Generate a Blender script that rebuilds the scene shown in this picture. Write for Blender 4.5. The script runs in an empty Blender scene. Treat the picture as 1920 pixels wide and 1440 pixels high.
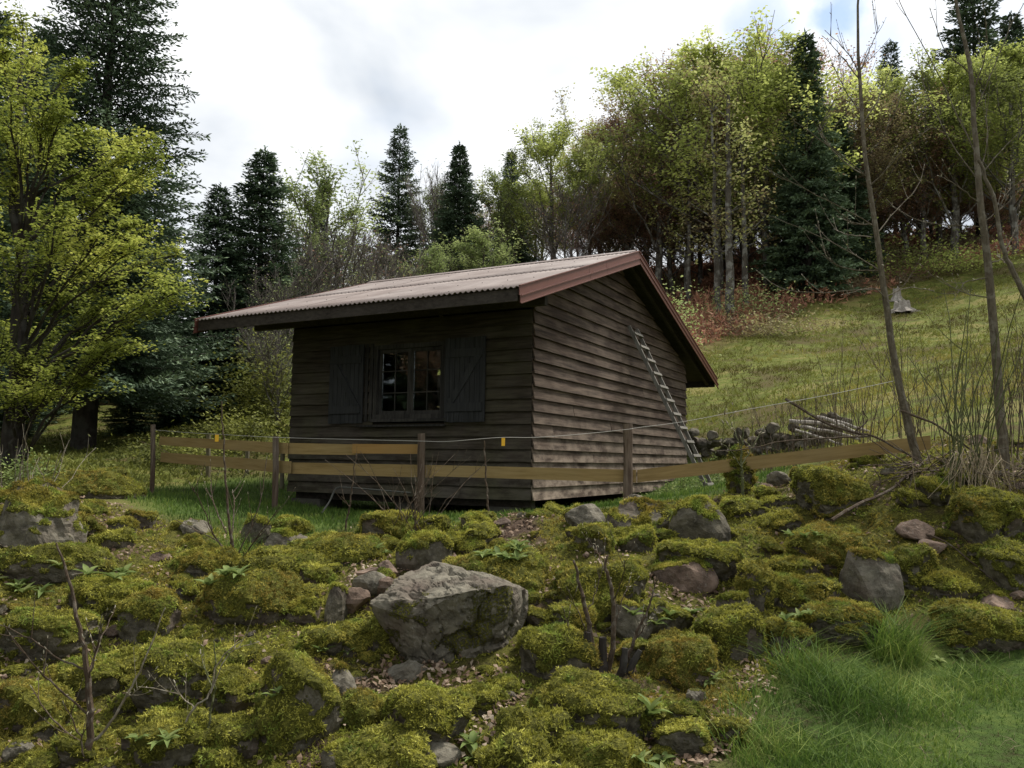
import bpy, math, random
import numpy as np
from mathutils import Matrix, Vector

random.seed(7)
RG = np.random.default_rng(7)
PI = math.pi
R = math.radians
SC = bpy.context.scene
COL = SC.collection

# ------------------------------------------------------------------ camera
F_PX, PITCH, ROLL = 1513.5, 0.09499, 0.0128
EYE = np.array([0.0, 0.0, 0.9])
_f = np.array([0, math.cos(PITCH), math.sin(PITCH)])
_u = np.array([0, -math.sin(PITCH), math.cos(PITCH)])
_r = np.array([1.0, 0, 0])
CR_ = math.cos(ROLL) * _r + math.sin(ROLL) * _u
CU_ = -math.sin(ROLL) * _r + math.cos(ROLL) * _u
cam_d = bpy.data.cameras.new('camera')
cam = bpy.data.objects.new('camera', cam_d)
COL.objects.link(cam)
cam_d.sensor_width = 36
cam_d.lens = F_PX / 1920 * 36
cam_d.clip_start = 0.05
cam_d.clip_end = 2000
cam.matrix_world = Matrix(((CR_[0], CU_[0], -_f[0], EYE[0]), (CR_[1], CU_[1], -_f[1], EYE[1]),
                           (CR_[2], CU_[2], -_f[2], EYE[2]), (0, 0, 0, 1)))
SC.camera = cam

# ------------------------------------------------------------------ world and light
SUN_EL, SUN_AZ = R(58), R(55)          # azimuth measured from +Y towards +X
W = bpy.data.worlds.new('World')
SC.world = W
W.use_nodes = True
wn, wl = W.node_tree.nodes, W.node_tree.links
wn.clear()
def wnode(t, **k):
    n = wn.new(t)
    for a, b in k.items():
        setattr(n, a, b)
    return n
wo = wnode('ShaderNodeOutputWorld')
sky = wnode('ShaderNodeTexSky', sky_type='NISHITA', sun_disc=False, sun_elevation=SUN_EL, sun_rotation=SUN_AZ)
sky.air_density = 1.3
bs = wnode('ShaderNodeBackground'); bs.inputs[1].default_value = 0.08
wl.new(sky.outputs[0], bs.inputs[0])
tc = wnode('ShaderNodeTexCoord')
mp = wnode('ShaderNodeMapping'); mp.inputs['Scale'].default_value = (1.0, 1.0, 2.2)
wl.new(tc.outputs['Generated'], mp.inputs[0])
n1 = wnode('ShaderNodeTexNoise'); n1.inputs['Scale'].default_value = 2.6; n1.inputs['Detail'].default_value = 5; n1.inputs['Roughness'].default_value = .5
n1.inputs['Distortion'].default_value = .3
wl.new(mp.outputs[0], n1.inputs[0])
cr = wnode('ShaderNodeValToRGB')
cr.color_ramp.elements[0].position = .36; cr.color_ramp.elements[0].color = (.33, .36, .40, 1)
cr.color_ramp.elements[1].position = .62; cr.color_ramp.elements[1].color = (.60, .606, .612, 1)
e = cr.color_ramp.elements.new(.47); e.color = (.45, .468, .488, 1)
wl.new(n1.outputs[0], cr.inputs[0])
bc = wnode('ShaderNodeBackground'); bc.inputs[1].default_value = 1.0
wl.new(cr.outputs[0], bc.inputs[0])
n2 = wnode('ShaderNodeTexNoise'); n2.inputs['Scale'].default_value = 3.4; n2.inputs['Detail'].default_value = 4
wl.new(mp.outputs[0], n2.inputs[0])
m2 = wnode('ShaderNodeMapRange'); m2.inputs[1].default_value = .60; m2.inputs[2].default_value = .72
m2.inputs[3].default_value = 1.0; m2.inputs[4].default_value = .8
wl.new(n2.outputs[0], m2.inputs[0])
# two breaks in the cloud where the blue shows, up on the right
def gap(prev, d, a, b, strength):
    v = wnode('ShaderNodeVectorMath', operation='DOT_PRODUCT')
    nz = wnode('ShaderNodeVectorMath', operation='NORMALIZE'); wl.new(tc.outputs['Generated'], nz.inputs[0])
    wl.new(nz.outputs[0], v.inputs[0]); v.inputs[1].default_value = tuple(d)
    nn = wnode('ShaderNodeTexNoise'); nn.inputs['Scale'].default_value = 30; nn.inputs['Detail'].default_value = 5
    wl.new(tc.outputs['Generated'], nn.inputs[0])
    ad = wnode('ShaderNodeMath', operation='MULTIPLY_ADD'); ad.inputs[1].default_value = .0011; ad.inputs[2].default_value = -.0006
    wl.new(nn.outputs[0], ad.inputs[0])
    a2 = wnode('ShaderNodeMath', operation='ADD'); wl.new(v.outputs['Value'], a2.inputs[0]); wl.new(ad.outputs[0], a2.inputs[1])
    mr = wnode('ShaderNodeMapRange', interpolation_type='SMOOTHSTEP')
    mr.inputs[1].default_value = math.cos(b); mr.inputs[2].default_value = math.cos(a)
    mr.inputs[3].default_value = 1; mr.inputs[4].default_value = 1 - strength
    wl.new(a2.outputs[0], mr.inputs[0])
    mu = wnode('ShaderNodeMath', operation='MULTIPLY'); wl.new(prev, mu.inputs[0]); wl.new(mr.outputs[0], mu.inputs[1])
    return mu.outputs[0]
def P(px, py, d):
    """the point at world depth d (metres along +Y) seen at photo pixel px, py"""
    v = _f + CR_ * ((px - 960) / F_PX) - CU_ * ((py - 720) / F_PX)
    return EYE + v * (d / v[1])
def dirn(px, py):
    v = P(px, py, 10) - EYE
    return v / np.linalg.norm(v)
g_ = gap(m2.outputs[0], dirn(1572, 25), .0, .040, .95)
g_ = gap(g_, dirn(1430, 60), .0, .055, .6)
g_ = gap(g_, dirn(1640, 90), .0, .05, .4)
mx = wnode('ShaderNodeMixShader')
wl.new(g_, mx.inputs[0]); wl.new(bs.outputs[0], mx.inputs[1]); wl.new(bc.outputs[0], mx.inputs[2])
wl.new(mx.outputs[0], wo.inputs[0])

sd = bpy.data.lights.new('sun', 'SUN')
sun = bpy.data.objects.new('sun', sd); COL.objects.link(sun)
sd.energy = 2.7; sd.angle = R(12); sd.color = (1, .95, .87)
sv = Vector((math.sin(SUN_AZ) * math.cos(SUN_EL), math.cos(SUN_AZ) * math.cos(SUN_EL), math.sin(SUN_EL)))
sun.rotation_euler = sv.to_track_quat('Z', 'Y').to_euler()
SC.view_settings.view_transform = 'Standard'
SC.view_settings.look = 'None'
SC.view_settings.exposure = 1.06
SC.view_settings.gamma = 1
SC.render.engine = 'CYCLES'
SC.cycles.max_bounces = 6
SC.cycles.transparent_max_bounces = 8

# ------------------------------------------------------------------ numpy noise
def _h(ix, iy, iz, s):
    h = (ix.astype(np.int64) * 374761393 + iy.astype(np.int64) * 668265263 + iz.astype(np.int64) * 2147483647 + s * 974711) & 0xFFFFFFFF
    h = ((h ^ (h >> 13)) * 1274126177) & 0xFFFFFFFF
    h = (h ^ (h >> 16)) & 0xFFFFFFFF
    h = (h * 2246822519) & 0xFFFFFFFF
    h ^= h >> 15
    return (h & 0xFFFFFF) / float(0x7FFFFF) - 1.0
def vnoise(p, s=0):
    p = np.asarray(p, float)
    i = np.floor(p).astype(np.int64); f = p - i
    u = f * f * (3 - 2 * f)
    x, y, z = i[..., 0], i[..., 1], i[..., 2]
    ux, uy, uz = u[..., 0], u[..., 1], u[..., 2]
    def L(a, b, t): return a + (b - a) * t
    c = [[[_h(x + a, y + b, z + c_, s) for c_ in (0, 1)] for b in (0, 1)] for a in (0, 1)]
    return L(L(L(c[0][0][0], c[0][0][1], uz), L(c[0][1][0], c[0][1][1], uz), uy),
             L(L(c[1][0][0], c[1][0][1], uz), L(c[1][1][0], c[1][1][1], uz), uy), ux)
def fbm(p, o=4, s=0):
    p = np.asarray(p, float); r = 0; a = 1; t = 0
    for k in range(o):
        r = r + a * vnoise(p * (2.03 ** k) + 17.3 * k, s + k); t += a; a *= .5
    return r / t
def fbm2(x, y, sc, o=4, s=0):
    return fbm(np.stack([x / sc, y / sc, np.zeros_like(x) + 3.7 + s], -1), o, s)

# ------------------------------------------------------------------ mesh helpers
ORIG = {}
def mesh(name, V, Fs, mats, mi=None, tint=None, attrs=None, smooth=False):
    """V (n,3); Fs list of (m,k) index arrays; mi list of material indices per array"""
    V = np.asarray(V, np.float32)
    Fs = [np.asarray(f, np.int32) for f in Fs if len(f)]
    me = bpy.data.meshes.new(name)
    me.vertices.add(len(V)); me.vertices.foreach_set('co', V.ravel())
    nl = sum(f.size for f in Fs); nf = sum(len(f) for f in Fs)
    me.loops.add(nl); me.polygons.add(nf)
    me.loops.foreach_set('vertex_index', np.concatenate([f.ravel() for f in Fs]))
    tot = np.concatenate([np.full(len(f), f.shape[1], np.int32) for f in Fs])
    st = np.concatenate([[0], np.cumsum(tot)[:-1]]).astype(np.int32)
    me.polygons.foreach_set('loop_start', st)
    if not isinstance(mats, (list, tuple)): mats = [mats]
    for m in mats: me.materials.append(m)
    if mi is not None:
        me.polygons.foreach_set('material_index', np.concatenate([np.full(len(f), k, np.int32) for f, k in zip(Fs, mi)]))
    me.polygons.foreach_set('use_smooth', np.full(nf, smooth))
    A = dict(attrs or {})
    if tint is not None: A['tint'] = tint
    for k, v in A.items():
        v = np.asarray(v, np.float32)
        if v.ndim == 2:
            a = me.attributes.new(k, 'FLOAT_VECTOR', 'POINT'); a.data.foreach_set('vector', v.ravel())
        else:
            a = me.attributes.new(k, 'FLOAT', 'POINT'); a.data.foreach_set('value', v)
    me.update(); me.validate()
    return me
def tag(o, label=None, cat=None, group=None, kind=None):
    if label: o['label'] = label
    if cat: o['category'] = cat
    if group: o['group'] = group
    if kind: o['kind'] = kind
    return o
def link(name, me, parent=None, loc=None):
    o = bpy.data.objects.new(name, me); COL.objects.link(o)
    if parent is not None: o.parent = parent
    if loc is not None: o.location = [float(v) for v in loc]
    return o
def empty(name, loc):
    o = link(name, None, None, loc); o.empty_display_size = .2
    ORIG[o.name] = np.array(loc, float)
    return o
def part(name, MBo, parent, **k):
    """world-space geometry turned into a child of parent"""
    org = ORIG[parent.name]
    V = MBo.arr() ; c = (V.min(0) + V.max(0)) / 2
    me = MBo.mesh(name, V - c, **k)
    o = link(name, me, parent, c - org)
    ORIG[o.name] = c
    return o
def top(name, MBo, label, cat=None, group=None, kind=None, base=True, **k):
    V = MBo.arr(); c = (V.min(0) + V.max(0)) / 2
    if base: c[2] = V[:, 2].min()
    o = link(name, MBo.mesh(name, V - c, **k), None, c)
    ORIG[o.name] = c
    return tag(o, label, cat, group, kind)

class MB:
    def __init__(s, mats):
        s.mats = mats if isinstance(mats, list) else [mats]
        s.V = []; s.F = []; s.M = []; s.T = []; s.n = 0
    def add(s, V, F, m=0, t=0.5):
        V = np.asarray(V, float)
        if len(V) == 0: return
        s.V.append(V); s.T.append(np.full(len(V), t) if np.isscalar(t) else np.asarray(t, float))
        Fs = F if isinstance(F, list) and len(F) and isinstance(F[0], np.ndarray) and F[0].ndim == 2 else [np.asarray(F)]
        for f in Fs:
            if len(f): s.F.append(f + s.n); s.M.append(m)
        s.n += len(V)
    def arr(s): return np.concatenate(s.V)
    def mesh(s, name, V=None, **k):
        return mesh(name, s.arr() if V is None else V, s.F, s.mats, s.M, tint=np.concatenate(s.T), **k)
    def hexa(s, c8, m=0, t=.5):
        s.add(c8, np.array([[0, 3, 2, 1], [4, 5, 6, 7], [0, 1, 5, 4], [1, 2, 6, 5], [2, 3, 7, 6], [3, 0, 4, 7]]), m, t)
    def box(s, o, ax, ay, az, m=0, t=.5):
        """box with corner o and three edge vectors"""
        o, ax, ay, az = [np.asarray(v, float) for v in (o, ax, ay, az)]
        s.hexa([o, o + ax, o + ax + ay, o + ay, o + az, o + ax + az, o + ax + ay + az, o + ay + az], m, t)
    def tube(s, P_, r, n=6, m=0, t=.5, cap=True):
        P_ = np.asarray(P_, float); r = np.broadcast_to(np.asarray(r, float), (len(P_),))
        T = np.gradient(P_, axis=0); T /= np.linalg.norm(T, axis=1)[:, None] + 1e-9
        ref = np.array([0, 0, 1.0]) if abs(T[:, 2]).mean() < .8 else np.array([1.0, 0, 0])
        A = np.cross(T, ref); A /= np.linalg.norm(A, axis=1)[:, None] + 1e-9
        B = np.cross(T, A)
        a = np.arange(n) * 2 * PI / n
        V = (P_[:, None] + r[:, None, None] * (A[:, None] * np.cos(a)[None, :, None] + B[:, None] * np.sin(a)[None, :, None])).reshape(-1, 3)
        k = len(P_); i = np.arange(k - 1)[:, None] * n; j = np.arange(n)[None]; j2 = (j + 1) % n
        Q = np.stack([i + j, i + j2, i + n + j2, i + n + j], -1).reshape(-1, 4)
        fs = [Q]
        if cap and n > 3: fs += [np.arange(n)[None, ::-1].copy(), (np.arange(n) + (k - 1) * n)[None]]
        s.add(V, fs, m, t)

def unit(v): return v / (np.linalg.norm(v, axis=-1, keepdims=True) + 1e-9)
def curve(pts, n=12, jit=0., rs=None):
    """Catmull-Rom through pts"""
    p = np.asarray(pts, float)
    q = np.vstack([2 * p[0] - p[1], p, 2 * p[-1] - p[-2]])
    out = []
    per = max(2, n // (len(p) - 1))
    for i in range(len(p) - 1):
        t = np.linspace(0, 1, per, endpoint=False)[:, None]
        a, b, c, d = q[i], q[i + 1], q[i + 2], q[i + 3]
        out.append(.5 * (2 * b + (c - a) * t + (2 * a - 5 * b + 4 * c - d) * t * t + (3 * b - a - 3 * c + d) * t ** 3))
    out.append(p[-1:])
    o = np.vstack(out)
    if jit: o[1:-1] += (rs or RG).normal(0, jit, o[1:-1].shape)
    return o

# ------------------------------------------------------------------ materials
class NT:
    def __init__(s, name):
        s.m = bpy.data.materials.new(name); s.m.use_nodes = True
        s.n = s.m.node_tree.nodes; s.l = s.m.node_tree.links
        s.n.clear(); s.out = s.n.new('ShaderNodeOutputMaterial')
    def node(s, t, ins=None, **k):
        n = s.n.new(t)
        for a, b in k.items(): setattr(n, a, b)
        for a, b in (ins or {}).items(): s.set(n.inputs[a], b)
        return n
    def set(s, i, b):
        if isinstance(b, bpy.types.NodeSocket): s.l.new(b, i)
        elif isinstance(b, (tuple, list)) and len(b) == 3 and i.type == 'RGBA': i.default_value = (*b, 1)
        else: i.default_value = b
    def noise(s, vec, scale, detail=4, rough=.55, dist=0):
        return s.node('ShaderNodeTexNoise', {'Vector': vec, 'Scale': scale, 'Detail': detail, 'Roughness': rough, 'Distortion': dist}).outputs[0]
    def ramp(s, f, stops):
        n = s.node('ShaderNodeValToRGB', {0: f}); e = n.color_ramp.elements
        for k, (p, c) in enumerate(stops):
            x = e[k] if k < 2 else e.new(p)
            x.position = p; x.color = (*c, 1) if len(c) == 3 else c
        return n.outputs[0]
    def rng(s, f, a, b, c=0., d=1.): return s.node('ShaderNodeMapRange', {0: f, 1: a, 2: b, 3: c, 4: d}).outputs[0]
    def mix(s, f, a, b, mode='MIX'):
        n = s.node('ShaderNodeMix', data_type='RGBA', blend_type=mode)
        s.set(n.inputs[0], f); s.set(n.inputs[6], a); s.set(n.inputs[7], b); return n.outputs[2]
    def math(s, op, a, b=0.): return s.node('ShaderNodeMath', {0: a, 1: b}, operation=op).outputs[0]
    def coord(s, which='Object'): return s.node('ShaderNodeTexCoord').outputs[which]
    def scale(s, v, sc): return s.node('ShaderNodeMapping', {'Vector': v, 'Scale': sc}).outputs[0]
    def attr(s, nm, o='Fac'): return s.node('ShaderNodeAttribute', attribute_name=nm).outputs[o]
    def rand(s): return s.node('ShaderNodeObjectInfo').outputs['Random']
    def pos(s): return s.node('ShaderNodeNewGeometry').outputs['Position']
    def bump(s, h, st=.5, d=.01): return s.node('ShaderNodeBump', {'Height': h, 'Strength': st, 'Distance': d}).outputs[0]
    def bsdf(s, col, rough=.8, nrm=None, spec=.3, metal=0.):
        b = s.node('ShaderNodeBsdfPrincipled', {'Base Color': col, 'Roughness': rough, 'Specular IOR Level': spec, 'Metallic': metal})
        if nrm is not None: s.set(b.inputs['Normal'], nrm)
        s.l.new(b.outputs[0], s.out.inputs[0]); return s.m
    def leafy(s, col, tr=.35, trcol=None, rough=.7):
        a = s.node('ShaderNodeBsdfPrincipled', {'Base Color': col, 'Roughness': rough, 'Specular IOR Level': .2})
        b = s.node('ShaderNodeBsdfTranslucent', {'Color': trcol if trcol is not None else col})
        m = s.node('ShaderNodeMixShader', {0: tr, 1: a.outputs[0], 2: b.outputs[0]})
        s.l.new(m.outputs[0], s.out.inputs[0]); return s.m

def foliage_mat(name, stops, tr=.35, var=.25, scale=.25):
    t = NT(name); p = t.pos()
    f = t.attr('tint')
    n = t.rng(t.noise(p, scale, 3), .34, .66)
    o = t.math('SUBTRACT', t.rand(), .5)
    f2 = t.math('ADD', t.math('ADD', t.math('MULTIPLY', f, .6), t.math('MULTIPLY', n, .42)), t.math('MULTIPLY', o, var))
    c = t.ramp(f2, stops)
    return t.leafy(c, tr)
def moss_mat():
    t = NT('moss_tufts'); p = t.pos()
    big = t.noise(p, 1.1, 3); mid = t.noise(p, 5.5, 3)
    a = t.attr('tint')
    c1 = t.ramp(a, [(0, (.07, .08, .012)), (.45, (.33, .32, .05)), (1, (.62, .59, .14))])
    c2 = t.ramp(a, [(0, (.07, .055, .012)), (.5, (.27, .20, .04)), (1, (.50, .39, .09))])
    c3 = t.ramp(a, [(0, (.04, .07, .014)), (.5, (.21, .27, .045)), (1, (.42, .50, .10))])
    c = t.mix(t.rng(big, .46, .62), c1, c2)
    c = t.mix(t.rng(mid, .50, .66), c, c3)
    return t.leafy(c, .3)
M = {}
M['moss'] = moss_mat()
def rock_mat(name, base, dark, mossy=True):
    t = NT(name); p = t.coord('Object'); wp = t.pos()
    n = t.noise(wp, 9, 8, .65); n2 = t.noise(wp, 42, 5, .7); n3 = t.noise(wp, 2.3, 3)
    c = t.ramp(n, [(.3, dark), (.55, base), (.75, tuple(min(1, v * 1.5) for v in base))])
    c = t.mix(t.rng(n2, .55, .75, 0, .5), c, (.26, .255, .22))
    c = t.mix(t.rng(n3, .5, .68, 0, .75), c, (.10, .075, .06))
    v = t.node('ShaderNodeTexVoronoi', {'Vector': wp, 'Scale': 5}, feature='DISTANCE_TO_EDGE').outputs[0]
    h = t.math('ADD', t.math('MULTIPLY', n, 1.0), t.math('MULTIPLY', n2, .35))
    mo = t.attr('moss')
    mn = t.noise(wp, 3, 4); mf = t.noise(wp, 70, 4, .7)
    mc = t.ramp(t.math('ADD', t.math('MULTIPLY', mf, .7), t.math('MULTIPLY', mn, .3)), [(.35, (.03, .033, .008)), (.55, (.11, .11, .018)), (.7, (.24, .22, .04))])
    mask = t.rng(t.math('ADD', mo, t.math('MULTIPLY', t.math('SUBTRACT', mf, .5), .9)), .42, .55)
    c = t.mix(mask, c, mc)
    h = t.math('ADD', h, t.math('MULTIPLY', mask, t.math('MULTIPLY', mf, 1.2)))
    return t.bsdf(c, .92, t.bump(h, 1, .02), .15)
M['rock'] = rock_mat('mossy_rock', (.11, .098, .072), (.03, .026, .020))
M['rock_grey'] = rock_mat('grey_rock', (.155, .140, .108), (.045, .039, .030))
M['rock_red'] = rock_mat('reddish_rock', (.175, .125, .095), (.05, .034, .026))
def wood_mat(name, a, b, grey, gscale=1., axis=0, weather=.3, rough=.85, lowgrey=0., rnd=.5, green=0.):
    t = NT(name); p = t.coord('Object'); o = t.rand()
    sc = [12, 12, 12]; sc[axis] = .9
    pv = t.node('ShaderNodeVectorMath', {0: p, 1: t.node('ShaderNodeCombineXYZ', {0: t.math('MULTIPLY', o, 37.), 1: t.math('MULTIPLY', o, 91.), 2: t.math('MULTIPLY', o, 53.)}).outputs[0]}, operation='ADD').outputs[0]
    gr = t.noise(t.scale(pv, [s * gscale * 3 for s in sc]), 1.5, 6, .65, .4)
    bl = t.noise(pv, 1.6, 4)
    c = t.ramp(gr, [(.3, a), (.7, b)])
    c = t.mix(t.rng(o, 0, 1, 0, rnd), c, t.mix(1, c, (.62, .60, .60), 'MULTIPLY'))
    w = t.rng(t.math('ADD', t.math('MULTIPLY', bl, .7), t.math('MULTIPLY', gr, .5)), .52, .8, 0, weather)
    c = t.mix(w, c, grey)
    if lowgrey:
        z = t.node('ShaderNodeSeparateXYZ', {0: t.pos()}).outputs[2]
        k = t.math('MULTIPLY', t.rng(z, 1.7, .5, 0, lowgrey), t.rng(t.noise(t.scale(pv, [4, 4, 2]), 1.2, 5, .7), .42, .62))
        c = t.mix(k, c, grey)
    if green:
        c = t.mix(t.rng(t.noise(t.pos(), 1.7, 3), .42, .62, 0, green), c, t.mix(1, c, (.85, 1.0, .55), 'MULTIPLY'))
    return t.bsdf(c, rough, t.bump(gr, .5, .006), .2)
# grain follows the board by its own object axes, so one material for each wall direction
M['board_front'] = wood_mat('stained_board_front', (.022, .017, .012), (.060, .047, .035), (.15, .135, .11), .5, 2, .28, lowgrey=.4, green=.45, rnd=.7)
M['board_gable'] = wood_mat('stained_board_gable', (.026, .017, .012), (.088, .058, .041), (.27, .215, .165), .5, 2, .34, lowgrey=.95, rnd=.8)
M['shutter'] = wood_mat('shutter_wood', (.020, .021, .022), (.042, .043, .044), (.09, .09, .09), .6, 2, .1)
M['frame_wood'] = wood_mat('window_wood', (.017, .016, .015), (.035, .033, .030), (.13, .12, .105), .6, 2, .35)
M['rafter'] = wood_mat('eave_wood', (.022, .018, .015), (.055, .045, .038), (.09, .08, .07), .5, 0, .3)
M['fence_board'] = wood_mat('fence_board_wood', (.20, .135, .052), (.33, .235, .10), (.20, .17, .10), .5, 0, .3, rnd=.2)
M['fence_board_new'] = wood_mat('fence_board_new_wood', (.27, .155, .05), (.33, .20, .07), (.24, .18, .08), .35, 0, .3, rnd=.1)
M['fence_post'] = wood_mat('round_post_wood', (.045, .030, .020), (.17, .12, .085), (.20, .18, .15), .5, 2, .5)
M['post_pale'] = wood_mat('pale_post_wood', (.13, .11, .065), (.22, .19, .12), (.2, .2, .16), .5, 2, .5)
M['ladder'] = wood_mat('ladder_wood', (.10, .092, .078), (.20, .188, .165), (.26, .245, .215), .5, 2, .5)
M['log'] = wood_mat('bleached_log', (.16, .14, .115), (.42, .38, .33), (.48, .45, .41), .5, 0, .6)
def bark(name, a, b, lich, k=.4, sc=6):
    t = NT(name); p = t.pos(); g = t.noise(t.scale(p, [1, 1, .3]), sc * 3, 5, .65); l = t.noise(p, sc, 4, .6)
    c = t.ramp(g, [(.3, a), (.7, b)]); c = t.mix(t.rng(l, .5, .6, 0, k), c, lich)
    return t.bsdf(c, .9, t.bump(g, .6, .02), .15)
M['bark_grey'] = bark('grey_bark', (.04, .034, .028), (.10, .088, .070), (.23, .225, .20), .7, 3)
M['bark_dark'] = bark('dark_bark', (.018, .015, .013), (.05, .042, .036), (.09, .09, .08), .4, 3)
M['bark_sapling'] = bark('sapling_bark', (.065, .053, .038), (.145, .12, .085), (.22, .20, .16), .5, 14)
M['twig'] = bark('twig_bark', (.045, .032, .022), (.10, .072, .05), (.2, .18, .15), .4, 20)
M['twig_green'] = bark('green_shoot_bark', (.06, .07, .03), (.12, .125, .055), (.15, .15, .09), .4, 20)
M['twig_pale'] = bark('pale_twig_bark', (.14, .12, .08), (.27, .23, .17), (.4, .38, .33), .4, 20)
M['twig_grey'] = bark('fine_grey_twigs', (.07, .06, .052), (.15, .13, .115), (.2, .18, .16), .3, 3)
M['twig_copper'] = bark('fine_brown_twigs', (.06, .042, .032), (.12, .085, .065), (.17, .14, .11), .3, 3)
M['leaf_beech'] = foliage_mat('fresh_beech_leaves', [(.25, (0.142, 0.167, 0.049)), (.55, (0.335, 0.384, 0.100)), (.9, (0.618, 0.667, 0.210))], .5, .35)
M['leaf_copper'] = foliage_mat('copper_buds', [(.25, (0.174, 0.103, 0.075)), (.6, (0.393, 0.237, 0.167)), (.95, (0.657, 0.446, 0.299))], .35, .3)
M['leaf_mixed'] = foliage_mat('brown_green_leaves', [(.3, (0.168, 0.130, 0.077)), (.5, (0.302, 0.255, 0.123)), (.7, (0.405, 0.421, 0.157)), (.95, (0.608, 0.640, 0.251))], .35, .4)
M['leaf_pale'] = foliage_mat('pale_green_leaves', [(.25, (0.112, 0.150, 0.056)), (.6, (0.275, 0.338, 0.125)), (.95, (0.525, 0.587, 0.250))], .4, .3)
M['leaf_lime'] = foliage_mat('lime_young_leaves', [(.25, (0.113, 0.145, 0.028)), (.55, (0.301, 0.344, 0.067)), (.9, (0.572, 0.582, 0.138))], .45, .2, .9)
M['needle'] = foliage_mat('fir_needles', [(.25, (0.038, 0.060, 0.033)), (.6, (0.092, 0.136, 0.076)), (.95, (0.185, 0.255, 0.143))], .12, .3)
M['needle_near'] = foliage_mat('near_fir_needles', [(.25, (0.036, 0.060, 0.034)), (.6, (0.102, 0.149, 0.084)), (.95, (0.275, 0.354, 0.208))], .12, .2, .5)
M['bank_leaf'] = foliage_mat('bank_foliage', [(.25, (0.077, 0.090, 0.022)), (.6, (0.193, 0.205, 0.044)), (.95, (0.334, 0.359, 0.087))], .35, .3, .6)
M['herb'] = foliage_mat('bright_herb_leaves', [(.2, (0.078, 0.115, 0.030)), (.6, (0.167, 0.223, 0.064)), (.95, (0.329, 0.360, 0.135))], .35, .2, 6)
M['grass'] = foliage_mat('lush_grass', [(.2, (0.041, 0.075, 0.014)), (.45, (0.088, 0.158, 0.027)), (.7, (0.176, 0.240, 0.046)), (.95, (0.326, 0.343, 0.097))], .35, .1, 1.5)
M['meadow'] = foliage_mat('meadow_tufts', [(.2, (0.097, 0.084, 0.023)), (.45, (0.181, 0.205, 0.041)), (.65, (0.276, 0.244, 0.058)), (.95, (0.499, 0.413, 0.149))], .3, .1, .22)
M['dry'] = foliage_mat('dry_stems', [(.2, (.16, .12, .07)), (.9, (.40, .33, .22))], .2, .1, 4)
M['litter'] = foliage_mat('dead_beech_leaves', [(.1, (.09, .055, .034)), (.5, (.27, .19, .13)), (.95, (.52, .44, .34))], .2, .1, 3)
M['copper_brush'] = foliage_mat('copper_brush', [(.25, (0.188, 0.089, 0.059)), (.6, (0.441, 0.222, 0.141)), (.95, (0.673, 0.413, 0.234))], .3, .3, .25)
M['bud'] = foliage_mat('pale_buds', [(.2, (.2, .17, .11)), (.9, (.42, .39, .30))], .2)
def simple(name, col, rough=.6, metal=0., n=.15, spec=.4):
    t = NT(name); p = t.pos(); k = t.noise(p, 14, 5)
    return t.bsdf(t.mix(t.rng(k, .3, .7, 0, n * 2), col, tuple(v * .6 for v in col)), rough, t.bump(k, .2, .003), spec, metal)
def roof_mat():
    t = NT('corrugated_sheet'); p = t.pos(); n = t.noise(p, 1.5, 5, .6); f = t.noise(p, 55, 4, .7)
    c = t.ramp(n, [(.3, (.125, .098, .088)), (.5, (.185, .153, .141)), (.7, (.27, .236, .22))])
    c = t.mix(t.rng(f, .55, .75, 0, .5), c, (.13, .115, .095))
    c = t.mix(t.rng(t.rand(), 0, 1, 0, .35), c, (.20, .15, .13))
    return t.bsdf(c, .75, t.bump(f, .3, .004), .3)
M['roof'] = roof_mat()
M['roof_trim'] = simple('red_brown_trim', (.145, .056, .042), .5, 0, .2)
M['screw'] = simple('screw_heads', (.03, .025, .02), .6)
M['stone_block'] = simple('foundation_stone', (.085, .08, .065), .9, 0, .5)
M['wire'] = simple('fence_wire_cord', (.42, .40, .36), .6)
M['tag'] = simple('yellow_plastic', (.75, .42, .02), .5, 0, .1)
M['pipe'] = simple('dull_metal_pipe', (.10, .10, .085), .55, .3)
M['inside'] = simple('interior_boards', (.03, .025, .02), .8)
def glass_mat():
    t = NT('window_glass')
    fr = t.node('ShaderNodeFresnel', {'IOR': 1.5}).outputs[0]
    a = t.node('ShaderNodeBsdfTransparent', {'Color': (.86, .89, .87)}); b = t.node('ShaderNodeBsdfGlossy', {'Color': (.9, .93, .95), 'Roughness': .03})
    m = t.node('ShaderNodeMixShader', {0: t.math('MULTIPLY', fr, 1.3), 1: a.outputs[0], 2: b.outputs[0]})
    t.l.new(m.outputs[0], t.out.inputs[0]); return t.m
M['glass'] = glass_mat()
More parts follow.
